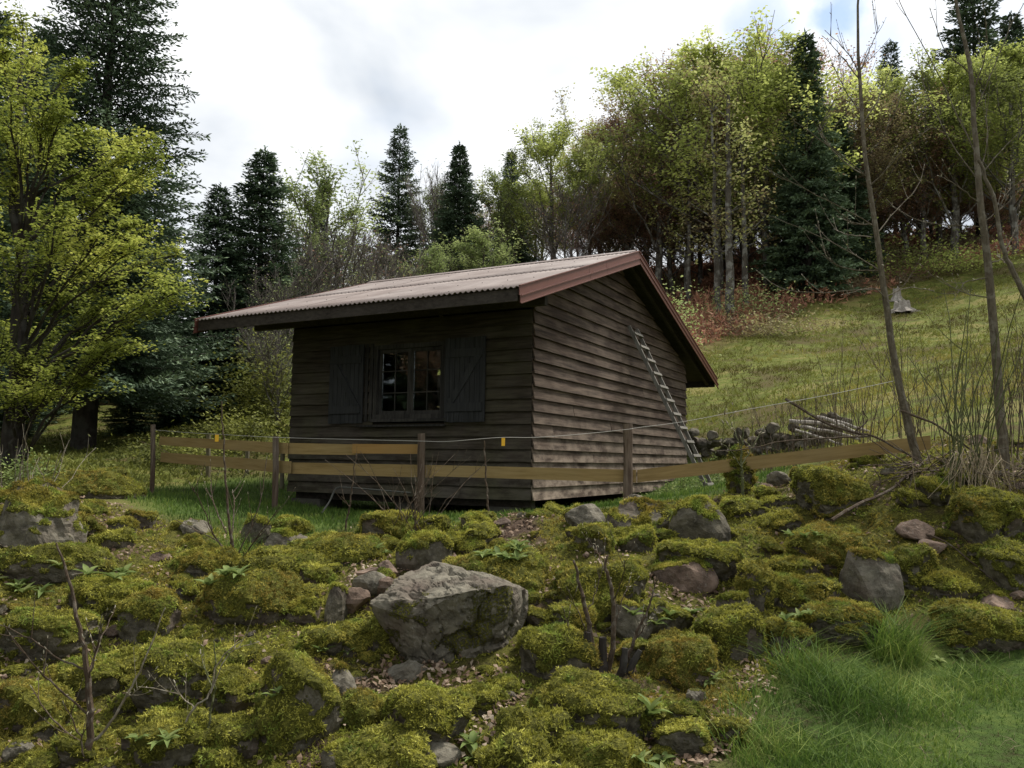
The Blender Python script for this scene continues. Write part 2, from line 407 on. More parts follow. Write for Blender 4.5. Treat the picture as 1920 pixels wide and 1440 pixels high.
def ground_mat():
    t = NT('ground_cover'); p = t.pos()
    z = t.node('ShaderNodeSeparateXYZ', {0: t.attr('zone', 'Vector')})
    lush, mossz, litter = z.outputs[0], z.outputs[1], z.outputs[2]
    b = t.rng(t.noise(p, .30, 5, .62), .25, .75, .1, .9); m = t.noise(p, 1.6, 5, .6); f = t.noise(p, 16, 6, .7); g = t.noise(p, 75, 4, .7)
    mead = t.ramp(t.math('ADD', t.math('MULTIPLY', b, .5), t.math('MULTIPLY', m, .5)),
                  [(.40, (.10, .08, .032)), (.47, (.095, .10, .024)), (.53, (.12, .145, .028)), (.60, (.19, .17, .055))])
    mead = t.mix(t.rng(f, .48, .66, 0, .6), mead, (.045, .05, .016))
    gr = t.ramp(t.math('ADD', t.math('MULTIPLY', f, .5), t.math('MULTIPLY', m, .5)), [(.36, (.05, .045, .02)), (.5, (.06, .10, .022)), (.64, (.12, .16, .035))])
    mo = t.ramp(t.math('ADD', t.math('MULTIPLY', f, .4), t.math('MULTIPLY', g, .6)), [(.36, (.03, .028, .010)), (.52, (.095, .092, .02)), (.68, (.21, .20, .04))])
    mo = t.mix(t.rng(m, .53, .62), mo, t.ramp(g, [(.35, (.03, .02, .014)), (.65, (.13, .09, .065))]))
    li = t.ramp(t.math('ADD', t.math('MULTIPLY', m, .5), t.math('MULTIPLY', f, .5)), [(.38, (.08, .042, .026)), (.5, (.17, .088, .055)), (.62, (.24, .15, .085))])
    c = t.mix(litter, mead, li); c = t.mix(lush, c, gr); c = t.mix(mossz, c, mo)
    h = t.math('ADD', f, t.math('MULTIPLY', g, .5))
    return t.bsdf(c, .95, t.bump(h, 1, .04), .1)
M['ground'] = ground_mat()

# ------------------------------------------------------------------ the lie of the land
CT = []
def cp(px, py, d): CT.append(P(px, py, d))
for x, y, z in [(-3, 0, -.72), (0, 0, -.72), (3, 0, -.7), (6, 0, -.6), (-7, 0, -.6), (0, -6, -.8), (-9, -6, -.8), (9, -6, -.7), (0, 2.5, -.72), (3, 3, -.68),
                (-30, -6, 0), (30, -6, 1), (-30, 8, 3), (-14, 8, 1.3), (12, 6, 2.2), (30, 8, 6)]:
    CT.append(np.array([x, y, z], float))
for a in [(100, 1430, 4.3), (600, 1430, 4.2), (1100, 1430, 4.15), (1500, 1430, 4.1), (1900, 1430, 4.1),
          (1450, 1300, 5.0), (1750, 1300, 5.0), (1700, 1190, 5.9), (1900, 1190, 5.9),
          (900, 1260, 4.95), (300, 1260, 5.1), (1200, 1260, 4.9), (100, 1150, 6.0), (500, 1140, 6.1), (850, 1110, 6.15), (1250, 1130, 5.9), (1500, 1130, 6.0),
          (700, 985, 7.6), (1000, 955, 7.7), (1200, 950, 7.9), (450, 1000, 7.7), (250, 985, 7.9), (60, 930, 8.0), (600, 1005, 7.7), (-250, 930, 8),
          (1400, 1000, 7.3), (1900, 990, 6.5), (1900, 900, 7.0), (1700, 1000, 6.5), (1550, 1000, 6.9), (1500, 920, 7.8), (1620, 890, 7.6), (1750, 860, 7.0), (1880, 868, 7.3), (2050, 850, 7.5),
          (515, 953, 9.75), (788, 965, 9.1), (1000, 975, 9.0), (1177, 940, 8.6), (285, 925, 11.3), (150, 930, 11), (600, 960, 11.5), (900, 985, 10.2), (1320, 925, 12.4), (1250, 925, 13.5), (1400, 905, 11.5),
          (1450, 885, 12), (560, 925, 13), (1000, 960, 12), (800, 925, 17),
          (1290, 868, 17), (1450, 850, 15), (1600, 835, 13), (1285, 808, 18.2), (1500, 780, 16), (1700, 775, 12.5), (1900, 750, 11.5),
          (1420, 690, 27), (1700, 650, 27), (1900, 620, 26), (1300, 640, 34), (1500, 572, 40), (1700, 530, 43), (1900, 480, 44),
          (1250, 560, 48), (1450, 470, 56), (1700, 445, 57), (1950, 430, 57), (1150, 500, 56), (1000, 530, 56), (800, 560, 56), (600, 610, 54),
          (500, 720, 33), (480, 790, 21), (400, 845, 17), (300, 880, 15.5), (100, 850, 19), (0, 850, 14), (0, 740, 40), (250, 700, 45), (-300, 700, 40), (-400, 850, 14)]:
    cp(*a)
for x, y, z in [(-60, 110, 8), (0, 110, 13), (60, 110, 16), (120, 60, 22), (-100, 40, 10), (-140, 140, 8), (160, 160, 14), (0, 220, 6), (-60, -60, -1), (60, -60, 1), (0, -80, -2)]:
    CT.append(np.array([x, y, z], float))
CT = np.array(CT)
def _phi(r2): return .5 * r2 * np.log(r2 + 1e-9)
def _warp(xy):   # compress far distances so near detail and the far hill share one spline
    r = np.hypot(xy[:, 0], xy[:, 1]) + 1e-6
    k = np.log1p(r / 6) * 6 / r
    return xy * k[:, None]
_c = _warp(CT[:, :2]); _n = len(_c)
_A = np.zeros((_n + 3, _n + 3))
_A[:_n, :_n] = _phi(((_c[:, None] - _c[None]) ** 2).sum(-1)) + np.eye(_n) * .35
_A[:_n, _n] = 1; _A[:_n, _n + 1:] = _c; _A[_n, :_n] = 1; _A[_n + 1:, :_n] = _c.T
_w = np.linalg.solve(_A, np.concatenate([CT[:, 2], [0, 0, 0]]))
def tps(x, y):
    s = x.shape; q = _warp(np.stack([x.ravel(), y.ravel()], -1)); out = np.empty(len(q))
    for i in range(0, len(q), 40000):
        c = q[i:i + 40000]
        out[i:i + 40000] = _phi(((c[:, None] - _c[None]) ** 2).sum(-1)) @ _w[:_n] + _w[_n] + c @ _w[_n + 1:]
    return out.reshape(s)
def XY(*pts): return np.array([P(*p)[:2] for p in pts])
POLY_RUB = np.vstack([XY((1180, 1500, 3.7), (1330, 1400, 4.3), (1430, 1270, 5.1), (1540, 1195, 5.75), (1700, 1165, 5.95), (1930, 1190, 5.8)), [[6.5, 5.8], [7.5, 9]],
                      XY((1900, 850, 8.2), (1650, 850, 8.6), (1480, 880, 8.9), (1360, 920, 8.6), (1177, 930, 8.6), (1000, 950, 8.2), (800, 970, 8.2), (600, 990, 7.75), (420, 980, 7.9), (250, 960, 8.5), (60, 900, 10), (-300, 900, 11)),
                      [[-12, 8], [-9, 2], [0, 2.6]]])
POLY_LUSH = np.vstack([XY((1180, 1500, 3.6), (1430, 1270, 5.1), (1540, 1195, 5.75), (1930, 1190, 5.8)), [[8, 5.5], [8, -6], [-3, -6], [-3, 2.6], [0, 2.6]]])
POLY_YARD = np.vstack([XY((1480, 880, 8.8), (1450, 885, 12.5), (1290, 868, 16.6), (1000, 870, 18), (600, 905, 15.8), (420, 915, 14), (200, 935, 11.5), (280, 960, 8.6), (420, 980, 7.8), (600, 990, 7.6), (800, 970, 8.1), (1000, 950, 8.2), (1177, 930, 8.5), (1360, 920, 8.5))])
POLY_WOOD = np.vstack([XY((1260, 690, 30), (1300, 645, 33), (1500, 575, 39), (1700, 535, 42), (1950, 475, 44)), [[45, 44], [80, 50], [160, 160], [-160, 160], [-100, 50], [-40, 36]],
                       XY((-100, 800, 34), (200, 780, 36), (420, 740, 38), (560, 720, 40))])
def pmask(x, y, poly, soft):
    """1 inside the polygon, 0 outside, blended over soft metres"""
    s = x.shape; q = np.stack([x.ravel(), y.ravel()], -1)
    ins = np.zeros(len(q), bool); dm = np.full(len(q), 1e9)
    for i in range(len(poly)):
        a, b = poly[i], poly[(i + 1) % len(poly)]
        c = ((a[1] > q[:, 1]) != (b[1] > q[:, 1])) & (q[:, 0] < (b[0] - a[0]) * (q[:, 1] - a[1]) / (b[1] - a[1] + 1e-12) + a[0])
        ins ^= c
        ab = b - a; t = np.clip(((q - a) @ ab) / (ab @ ab + 1e-12), 0, 1)
        dm = np.minimum(dm, np.hypot(*(q - a - t[:, None] * ab).T))
    sd_ = np.where(ins, dm, -dm)
    return np.clip(.5 + sd_ / (2 * soft), 0, 1).reshape(s)
def zones(x, y):
    wob = fbm2(x, y, .7, 3, 5) * .35
    rub = pmask(x + wob, y - wob, POLY_RUB, .25)
    lush = pmask(x + wob, y + wob, POLY_LUSH, .3) + pmask(x + wob, y, POLY_YARD, .35)
    far = fbm2(x, y, 5, 3, 9) * 3
    wood = pmask(x + far * .5, y + far, POLY_WOOD, 1.5)
    return np.clip(lush, 0, 1), rub, wood
def H(x, y):
    x = np.asarray(x, float); y = np.asarray(y, float)
    x, y = np.broadcast_arrays(x, y); x = np.atleast_1d(x).astype(float); y = np.atleast_1d(y).astype(float)
    z = tps(x, y)
    rub = pmask(x, y, POLY_RUB, .35)
    z = z + rub * (.13 * fbm2(x, y, .75, 3, 1) + .05 * np.abs(fbm2(x, y, .24, 3, 2)) + .018 * fbm2(x, y, .06, 2, 3) - .06)
    d = np.hypot(x, y)
    z = z + (1 - rub) * (.02 * fbm2(x, y, .5, 3, 4) + np.clip((d - 15) / 20, 0, 1) * .35 * fbm2(x, y, 3.5, 4, 6))
    return z
def Hs(x, y): return float(H(x, y)[0])
def hit(px, py, d0=3.2, d1=90):
    """where the ray through a photo pixel meets the ground"""
    d = np.geomspace(d0, d1, 500)
    v = _f + CR_ * ((px - 960) / F_PX) - CU_ * ((py - 720) / F_PX); v = v / v[1]
    p = EYE + v * d[:, None]
    k = p[:, 2] - H(p[:, 0], p[:, 1]); i = np.argmax(k < 0)
    if k[i] >= 0: return p[-1]
    if i == 0: return p[0]
    t = k[i - 1] / (k[i - 1] - k[i])
    return p[i - 1] * (1 - t) + p[i] * t

def axis(bp):
    out = [np.array([bp[0][0]])]
    for (a, _), (b, st) in zip(bp[:-1], bp[1:]):
        out.append(np.linspace(a, b, max(2, int(abs(b - a) / st) + 1))[1:])
    return np.concatenate(out)
gx = axis([(-260, 0), (-60, 10), (-20, 1.2), (-8, .25), (-4.6, .06), (3.6, .036), (5.2, .05), (10, .2), (26, .6), (60, 2), (260, 12)])
gy = axis([(-90, 0), (-10, 8), (2.5, .5), (3.6, .06), (7.6, .036), (9.2, .05), (14, .15), (24, .3), (60, .7), (120, 4), (320, 20)])
GX, GY = np.meshgrid(gx, gy, indexing='ij')
GZ = H(GX.ravel(), GY.ravel()).reshape(GX.shape)
nx, ny = GX.shape
ii = np.arange(nx - 1)[:, None] * ny + np.arange(ny - 1)[None]
Q = np.stack([ii, ii + ny, ii + ny + 1, ii + 1], -1).reshape(-1, 4)
lu, mo, li = zones(GX.ravel(), GY.ravel())
me = mesh('ground', np.stack([GX, GY, GZ], -1).reshape(-1, 3), [Q], M['ground'], smooth=True,
          attrs={'zone': np.stack([lu, mo, li], -1)})
ground = tag(link('ground', me), 'rising ground of mossy rubble, grass, meadow and leafy forest floor', kind='structure')

# ------------------------------------------------------------------ scatter geometry
def tufts(pts, nrm, size, k, rs, up=.6, spread=1.0, wid=.22, tint=None):
    """k thin pointed leaflets round every point"""
    n = len(pts)
    p = np.repeat(pts, k, 0); nn = np.repeat(nrm, k, 0); s = np.repeat(size, k)
    d = unit(nn * up + unit(rs.normal(size=(n * k, 3))) * spread)
    b = d - 2 * np.minimum((d * nn).sum(-1, keepdims=True), 0) * nn
    side = unit(np.cross(b, rs.normal(size=(n * k, 3))))
    L = s * rs.uniform(.6, 1.2, n * k)
    base = p + unit(rs.normal(size=p.shape)) * (s * .35)[:, None]
    w = (L * wid)[:, None]
    V = np.stack([base - side * w, base + side * w, base + b * L[:, None]], 1).reshape(-1, 3)
    t = np.repeat(tint if tint is not None else rs.uniform(0, 1, n), k)
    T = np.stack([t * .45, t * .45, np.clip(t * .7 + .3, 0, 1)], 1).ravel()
    return V, np.arange(len(V)).reshape(-1, 3), T
def blades(pts, h, w, rs, lean=.5, tint=None):
    n = len(pts); a = rs.uniform(0, 2 * PI, n); b = rs.uniform(0, 2 * PI, n)
    side = np.stack([np.cos(a), np.sin(a), np.zeros(n)], -1) * w[:, None]
    ln = np.stack([np.cos(b), np.sin(b), np.zeros(n)], -1) * (h * rs.uniform(.1, 1, n) * lean)[:, None]
    up = np.array([0, 0, 1.0]) * h[:, None]
    m = pts + up * .55 + ln * .3; e = pts + up * .92 + ln
    V = np.stack([pts - side, pts + side, m + side * .75, m - side * .75, e], 1).reshape(-1, 3)
    i = np.arange(n)[:, None] * 5
    q = i + np.array([[0, 1, 2, 3]]); tr = i + np.array([[3, 2, 4]])
    t = tint if tint is not None else rs.uniform(0, 1, n)
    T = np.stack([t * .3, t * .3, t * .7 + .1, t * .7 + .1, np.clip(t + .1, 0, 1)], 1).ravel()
    return V, [q, tr], T
def gnormal(x, y, e=.02):
    z = H(x, y); zx = H(x + e, y); zy = H(x, y + e)
    return z, unit(np.stack([-(zx - z) / e, -(zy - z) / e, np.ones_like(z)], -1))
def in_view(x, y, z, pad=40):
    q = np.stack([x, y, z], -1) - EYE
    fw = q @ _f; u = 960 + F_PX * (q @ CR_) / fw; v = 720 - F_PX * (q @ CU_) / fw
    return (fw > .3) & (u > -pad) & (u < 1920 + pad) & (v > -pad) & (v < 1440 + pad)

# ------------------------------------------------------------------ moss, litter and grass on the ground
rs = np.random.default_rng(11)
def scatter(n, x0, x1, y0, y1, power=1.):
    y = y0 * (y1 / y0) ** rs.uniform(0, 1, n) if power else rs.uniform(y0, y1, n)
    x = rs.uniform(-1, 1, n) * (y * .68 + .5)
    k = (x > x0) & (x < x1)
    return x[k], y[k]
x, y = scatter(128000, -9, 7, 3.6, 11)
rub = pmask(x, y, POLY_RUB, .15)
lit = fbm2(x, y, .55, 4, 21)
k = (rub > .5) & (lit < .20 + .12 * rs.uniform(-1, 1, len(x))) & (fbm2(x, y, .3, 3, 61) > -.33)
x, y = x[k], y[k]; z, n_ = gnormal(x, y)
s_ = rs.uniform(.014, .03, len(x)) * (y / 5.5) ** .5
b = MB([M['moss']])
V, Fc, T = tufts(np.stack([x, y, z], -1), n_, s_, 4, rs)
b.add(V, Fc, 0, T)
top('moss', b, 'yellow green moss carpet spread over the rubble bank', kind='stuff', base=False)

x, y = scatter(130000, -9, 7, 3.6, 11)
rub = pmask(x, y, POLY_RUB, -.2 + .5)
lit = fbm2(x, y, .55, 4, 21)
k = (rub > .3) & (((lit > .10 + .3 * rs.uniform(0, 1, len(x)) ** 1.3) & (rs.uniform(0, 1, len(x)) < .5)) | (rs.uniform(0, 1, len(x)) < .03))
x, y = x[k], y[k]; z, n_ = gnormal(x, y)
n = len(x); L = rs.uniform(.012, .028, n)
a = unit(np.cross(n_, rs.normal(size=(n, 3)))); c = unit(np.cross(n_, a)); tl = rs.normal(0, .45, (n, 1))
a = unit(a + n_ * tl); c = unit(c + n_ * rs.normal(0, .4, (n, 1)))
ctr = np.stack([x, y, z + rs.uniform(.004, .03, n)], -1)
Lc = L[:, None]
V = np.stack([ctr - a * Lc, ctr - c * Lc * .55 + n_ * Lc * .25, ctr + a * Lc, ctr + c * Lc * .55 + n_ * Lc * .25], 1).reshape(-1, 3)
i = np.arange(n)[:, None] * 4
b = MB([M['litter']]); b.add(V, [i + np.array([[0, 1, 3]]), i + np.array([[1, 2, 3]])], 0, np.repeat(rs.uniform(0, 1, n) ** 2.2, 4))
top('leaf_litter', b, 'pale dead beech leaves lying in the hollows between the rocks', kind='stuff', base=False)

b = MB([M['grass']])
x, y = scatter(48000, -1, 7, 3.5, 7.2)
l_ = pmask(x + fbm2(x, y, .5, 3, 5) * .25, y, POLY_LUSH, .25)
k = (l_ > rs.uniform(.2, .8, len(x)))
x, y = x[k], y[k]; z = H(x, y)
cl = fbm2(x, y, .45, 3, 31)
h = (.022 + .13 * np.clip(cl + .22, 0, 1)) * rs.uniform(.3, 1.25, len(x))
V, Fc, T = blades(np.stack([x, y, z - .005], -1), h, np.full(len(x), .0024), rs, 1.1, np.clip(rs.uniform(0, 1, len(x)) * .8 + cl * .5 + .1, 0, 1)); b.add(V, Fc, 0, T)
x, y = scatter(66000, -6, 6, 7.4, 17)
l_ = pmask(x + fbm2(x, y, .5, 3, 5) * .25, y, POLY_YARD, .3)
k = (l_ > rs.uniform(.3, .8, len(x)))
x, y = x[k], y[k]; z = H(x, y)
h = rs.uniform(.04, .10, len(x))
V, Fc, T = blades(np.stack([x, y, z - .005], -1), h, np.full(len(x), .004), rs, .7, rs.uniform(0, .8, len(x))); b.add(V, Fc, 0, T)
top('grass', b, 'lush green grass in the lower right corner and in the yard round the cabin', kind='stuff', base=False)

n = 3200
x, y = scatter(n, -1, 7, 3.5, 6.6); k = (pmask(x, y, POLY_LUSH, .4) > .35) & (fbm2(x, y, .4, 3, 91) > -.05); x, y = x[k], y[k]
b = MB([M['dry']]); V, Fc, T = blades(np.stack([x, y, H(x, y)], -1), rs.uniform(.02, .07, len(x)), np.full(len(x), .0018), rs, 3.0); b.add(V, Fc, 0, T)
top('dry_grass', b, 'dead straw coloured grass blades mixed into the lower right lawn', kind='stuff', base=False)
# grass clumps with long arching blades at the lower right
def grass_clump(px, py, rad, n, hh, label):
    c = hit(px, py); a = rs.uniform(0, 2 * PI, n); r = rad * rs.uniform(0, 1, n) ** .6
    x = c[0] + r * np.cos(a); y = c[1] + r * np.sin(a)
    pts = np.stack([x, y, H(x, y) - .01], -1)
    bb = MB([M['grass']]); V, Fc, T = blades(pts, hh * (.25 + 1.15 * rs.uniform(0, 1, n) ** 1.3), np.full(n, .0026), rs, 2.0, rs.uniform(0, 1, n)); bb.add(V, Fc, 0, T)
    top('grass_clump', bb, label, 'grass clump')
grass_clump(1680, 1230, .17, 620, .30, 'tall arching tuft of grass below the mossy boulders at right')
grass_clump(1600, 1320, .32, 700, .22, 'wide low tuft of grass in the middle of the lower right lawn')
grass_clump(1500, 1260, .2, 350, .22, 'grass tuft at the left edge of the lawn beside the moss')
grass_clump(1450, 1415, .26, 420, .17, 'grass tuft at the bottom of the frame right of the leaves')
grass_clump(1790, 1180, .12, 260, .14, 'small grass tuft between the two low boulders at right')
grass_clump(1720, 1330, .3, 420, .16, 'loose grass patch in the middle of the lower right lawn')
grass_clump(1850, 1290, .25, 320, .14, 'low grass patch at the right edge of the lawn')
grass_clump(1600, 1420, .3, 420, .13, 'grass patch at the bottom edge of the lawn')
grass_clump(440, 1035, .22, 420, .17, 'grass tuft round the foot of the leafless bush at left')

# meadow tussocks on the slope
x = rs.uniform(-2, 34, 150000); y = 11 * (48 / 11) ** rs.uniform(0, 1, 150000)
z0 = tps(x, y)
lu2 = pmask(x, y, POLY_YARD, .3); wd = pmask(x, y, POLY_WOOD, 1.); rb = pmask(x, y, POLY_RUB, .3)
k = in_view(x, y, z0) & (lu2 < .4) & (wd < rs.uniform(0, 1, len(x))) & (rb < .5) & (x > .25 * y - 1.5)
x, y = x[k], y[k]; z = H(x, y)
cl = fbm2(x, y, 1.4, 4, 41)
k = cl > rs.uniform(-.5, .5, len(x)); x, y, z, cl = x[k], y[k], z[k], cl[k]
b = MB([M['meadow']])
tt_ = np.clip(.45 + .9 * fbm2(x, y, 1.1, 4, 43) + rs.normal(0, .15, len(x)), 0, 1)
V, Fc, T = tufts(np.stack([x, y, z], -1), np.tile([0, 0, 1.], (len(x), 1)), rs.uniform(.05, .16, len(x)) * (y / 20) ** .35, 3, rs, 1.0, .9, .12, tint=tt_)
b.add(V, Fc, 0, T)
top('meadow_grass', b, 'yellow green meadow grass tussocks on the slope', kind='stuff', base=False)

# low grass and herbs on the bank left behind the cabin
x = rs.uniform(-14, 2, 24000); y = 11 * (30 / 11) ** rs.uniform(0, 1, 24000)
lu2 = pmask(x, y, POLY_YARD, .3); rb = pmask(x, y, POLY_RUB, .3)
k = in_view(x, y, tps(x, y)) & (lu2 < .5) & (rb < .5)
x, y = x[k], y[k]; z = H(x, y)
b = MB([M['bank_leaf']])
V, Fc, T = tufts(np.stack([x, y, z], -1), np.tile([0, 0, 1.], (len(x), 1)), rs.uniform(.04, .12, len(x)), 3, rs, .9, .8, .2)
b.add(V, Fc, 0, T)
top('bank_plants', b, 'low green ground plants on the bank left behind the cabin', kind='stuff', base=False)

# forest floor brush, copper coloured, under the beeches
n = 42000
x = rs.uniform(-5, 45, n); y = rs.uniform(27, 66, n)
wd = pmask(x, y, POLY_WOOD, 1.5); cl = fbm2(x, y, 4, 4, 51)
k = (wd > .4) & (cl > -.25) & in_view(x, y, tps(x, y))
x, y, cl = x[k], y[k], cl[k]; z = H(x, y)
gr = fbm2(x, y, 3, 3, 77) > .12
for nm, mk, mm, lb in (('copper_undergrowth', ~gr, 'copper_brush', 'reddish brown leafless undergrowth below the beech trees'), ('green_undergrowth', gr, 'leaf_mixed', 'green leafy undergrowth along the edge of the wood')):
    b = MB([M[mm]]); m_ = mk.sum()
    hh = rs.uniform(0, 1, m_) ** 2 * (.4 + 1.2 * np.clip(cl[mk] + .2, 0, 1))
    V, Fc, T = tufts(np.stack([x[mk], y[mk], z[mk] + hh], -1), np.tile([0, 0, 1.], (m_, 1)), rs.uniform(.18, .36, m_), 4, rs, .7, 1., .16)
    b.add(V, Fc, 0, T); top(nm, b, lb, kind='stuff', base=False)

# ------------------------------------------------------------------ rocks
import bmesh
def ico(sub):
    bm = bmesh.new(); bmesh.ops.create_icosphere(bm, subdivisions=sub, radius=1)
    V = np.array([v.co[:] for v in bm.verts]); Fc = np.array([[v.index for v in f.verts] for f in bm.faces]); bm.free()
    return V, Fc
ICO = {k: ico(k) for k in (3, 4, 5, 6)}
def rock_geo(seed, dims, mossy, sub=4, facet=.75, rough=.05, tuft=.022, ntuft=900, planes=None, cracks=.008, under=.16):
    """dims = half sizes; returns rock V, F, moss attr and moss tufts V, F, T, in metres about the rock's centre"""
    r = np.random.default_rng(seed)
    V, Fc = ICO[sub]; V = V.copy()
    npl = r.integers(7, 12)
    pn = unit(r.normal(size=(npl, 3))); pd = r.uniform(.5, .88, npl)
    if mossy > .5:
        k_ = 7; az_ = np.arange(k_) * 2 * PI / k_ + r.uniform(-.3, .3, k_)
        pn = np.vstack([unit(np.array([[r.normal(0, .22), r.normal(-.15, .18), 1]])), unit(np.stack([np.cos(az_), np.sin(az_), r.normal(.05, .25, k_)], -1)), unit(r.normal(size=(4, 3)))])
        pd = np.concatenate([[r.uniform(.5, .72)], r.uniform(.62, .9, k_), r.uniform(.6, .85, 4)])
    if planes is not None: pn = np.vstack([unit(np.array(planes)[:, :3]), pn[:4]]); pd = np.concatenate([np.array(planes)[:, 3], r.uniform(.8, .95, 4)])
    V *= 1.0 + .12 * fbm(V * 1.2 + seed, 3, seed)[:, None]
    for a, d in zip(pn, pd):
        t = np.maximum(0, V @ a - d); V -= a * (t * facet)[:, None]
    V[:, :2] *= (1 - under * np.clip(-V[:, 2:] + .05, 0, 1))
    V *= np.array(dims)
    m = min(dims)
    V += unit(V) * ((rough * m) * fbm(V / m * 2.2 + seed, 5, seed + 3) * 2)[:, None]
    if not mossy or planes is not None:
        V += unit(V) * (.02 * m * np.round(fbm(V / m * 1.3 + seed, 2, seed + 9) * 3))[:, None]
    cr_ = 1 - np.abs(fbm(V / .30 * np.array([1, 1, 1.6]) + seed * 1.3, 3, seed + 21)) * 9
    V -= unit(V) * (cracks * np.clip(cr_, 0, 1) + cracks * .5 * np.clip(1 - np.abs(fbm(V / .13 + seed, 3, seed + 31)) * 7, 0, 1))[:, None]
    V += unit(V) * (cracks * .6 * fbm(V / .07 + seed, 4, seed + 41))[:, None]
    fn = np.cross(V[Fc[:, 1]] - V[Fc[:, 0]], V[Fc[:, 2]] - V[Fc[:, 0]])
    vn = np.zeros_like(V)
    for k in range(3): np.add.at(vn, Fc[:, k], fn)
    vn = unit(vn)
    ms = np.clip((vn[:, 2] - (.95 - 1.25 * mossy)) * 2.4 + .95 * fbm(V / .19 + seed, 4, seed + 5), 0, 1) * (mossy > .02)
    V = V + vn * (ms * (.012 + .050 * np.abs(fbm(V / .12 + seed, 2, seed + 8)) + .016 * fbm(V / .035, 2, seed + 7)))[:, None]
    # tufts
    fa = np.linalg.norm(fn, axis=1); fm = ms[Fc].mean(1)
    pw = fa * np.clip(fm - .3, 0, 1)
    if pw.sum() <= 0 or ntuft == 0: return V, Fc, ms, None
    nt = int(ntuft)
    fi = r.choice(len(Fc), nt, p=pw / pw.sum())
    u = r.uniform(0, 1, (nt, 2)); fl = u.sum(1) > 1; u[fl] = 1 - u[fl]
    p = V[Fc[fi, 0]] * (1 - u.sum(1))[:, None] + V[Fc[fi, 1]] * u[:, :1] + V[Fc[fi, 2]] * u[:, 1:]
    nn = vn[Fc[fi, 0]]
    g = tufts(p, nn, tuft * r.uniform(.6, 1.5, nt), 4, r, .55, 1., .2, tint=np.clip(.48 + 1.0 * fbm(p / .09, 3, seed) + r.normal(0, .15, nt), 0, 1))
    return V, Fc, ms, g
ROCK_AT = []
def rock_obj(name, seed, dims, mossy, loc, label, rotz=0., mat='rock', group=None, cat='rock', **k):
    V, Fc, ms, g = rock_geo(seed, dims, mossy, **k)
    c, s = math.cos(rotz), math.sin(rotz); Rm = np.array([[c, -s, 0], [s, c, 0], [0, 0, 1]])
    o = link(name, mesh(name, V @ Rm.T, [Fc], M[mat], attrs={'moss': ms}, smooth=False), None, loc)
    ORIG[o.name] = np.array(loc); tag(o, label, cat, group)
    if g is not None:
        m = link('moss_cover', mesh('moss_cover', g[0] @ Rm.T, [g[1]], M['moss'], tint=g[2]), o); m['kind'] = 'stuff'
    return o
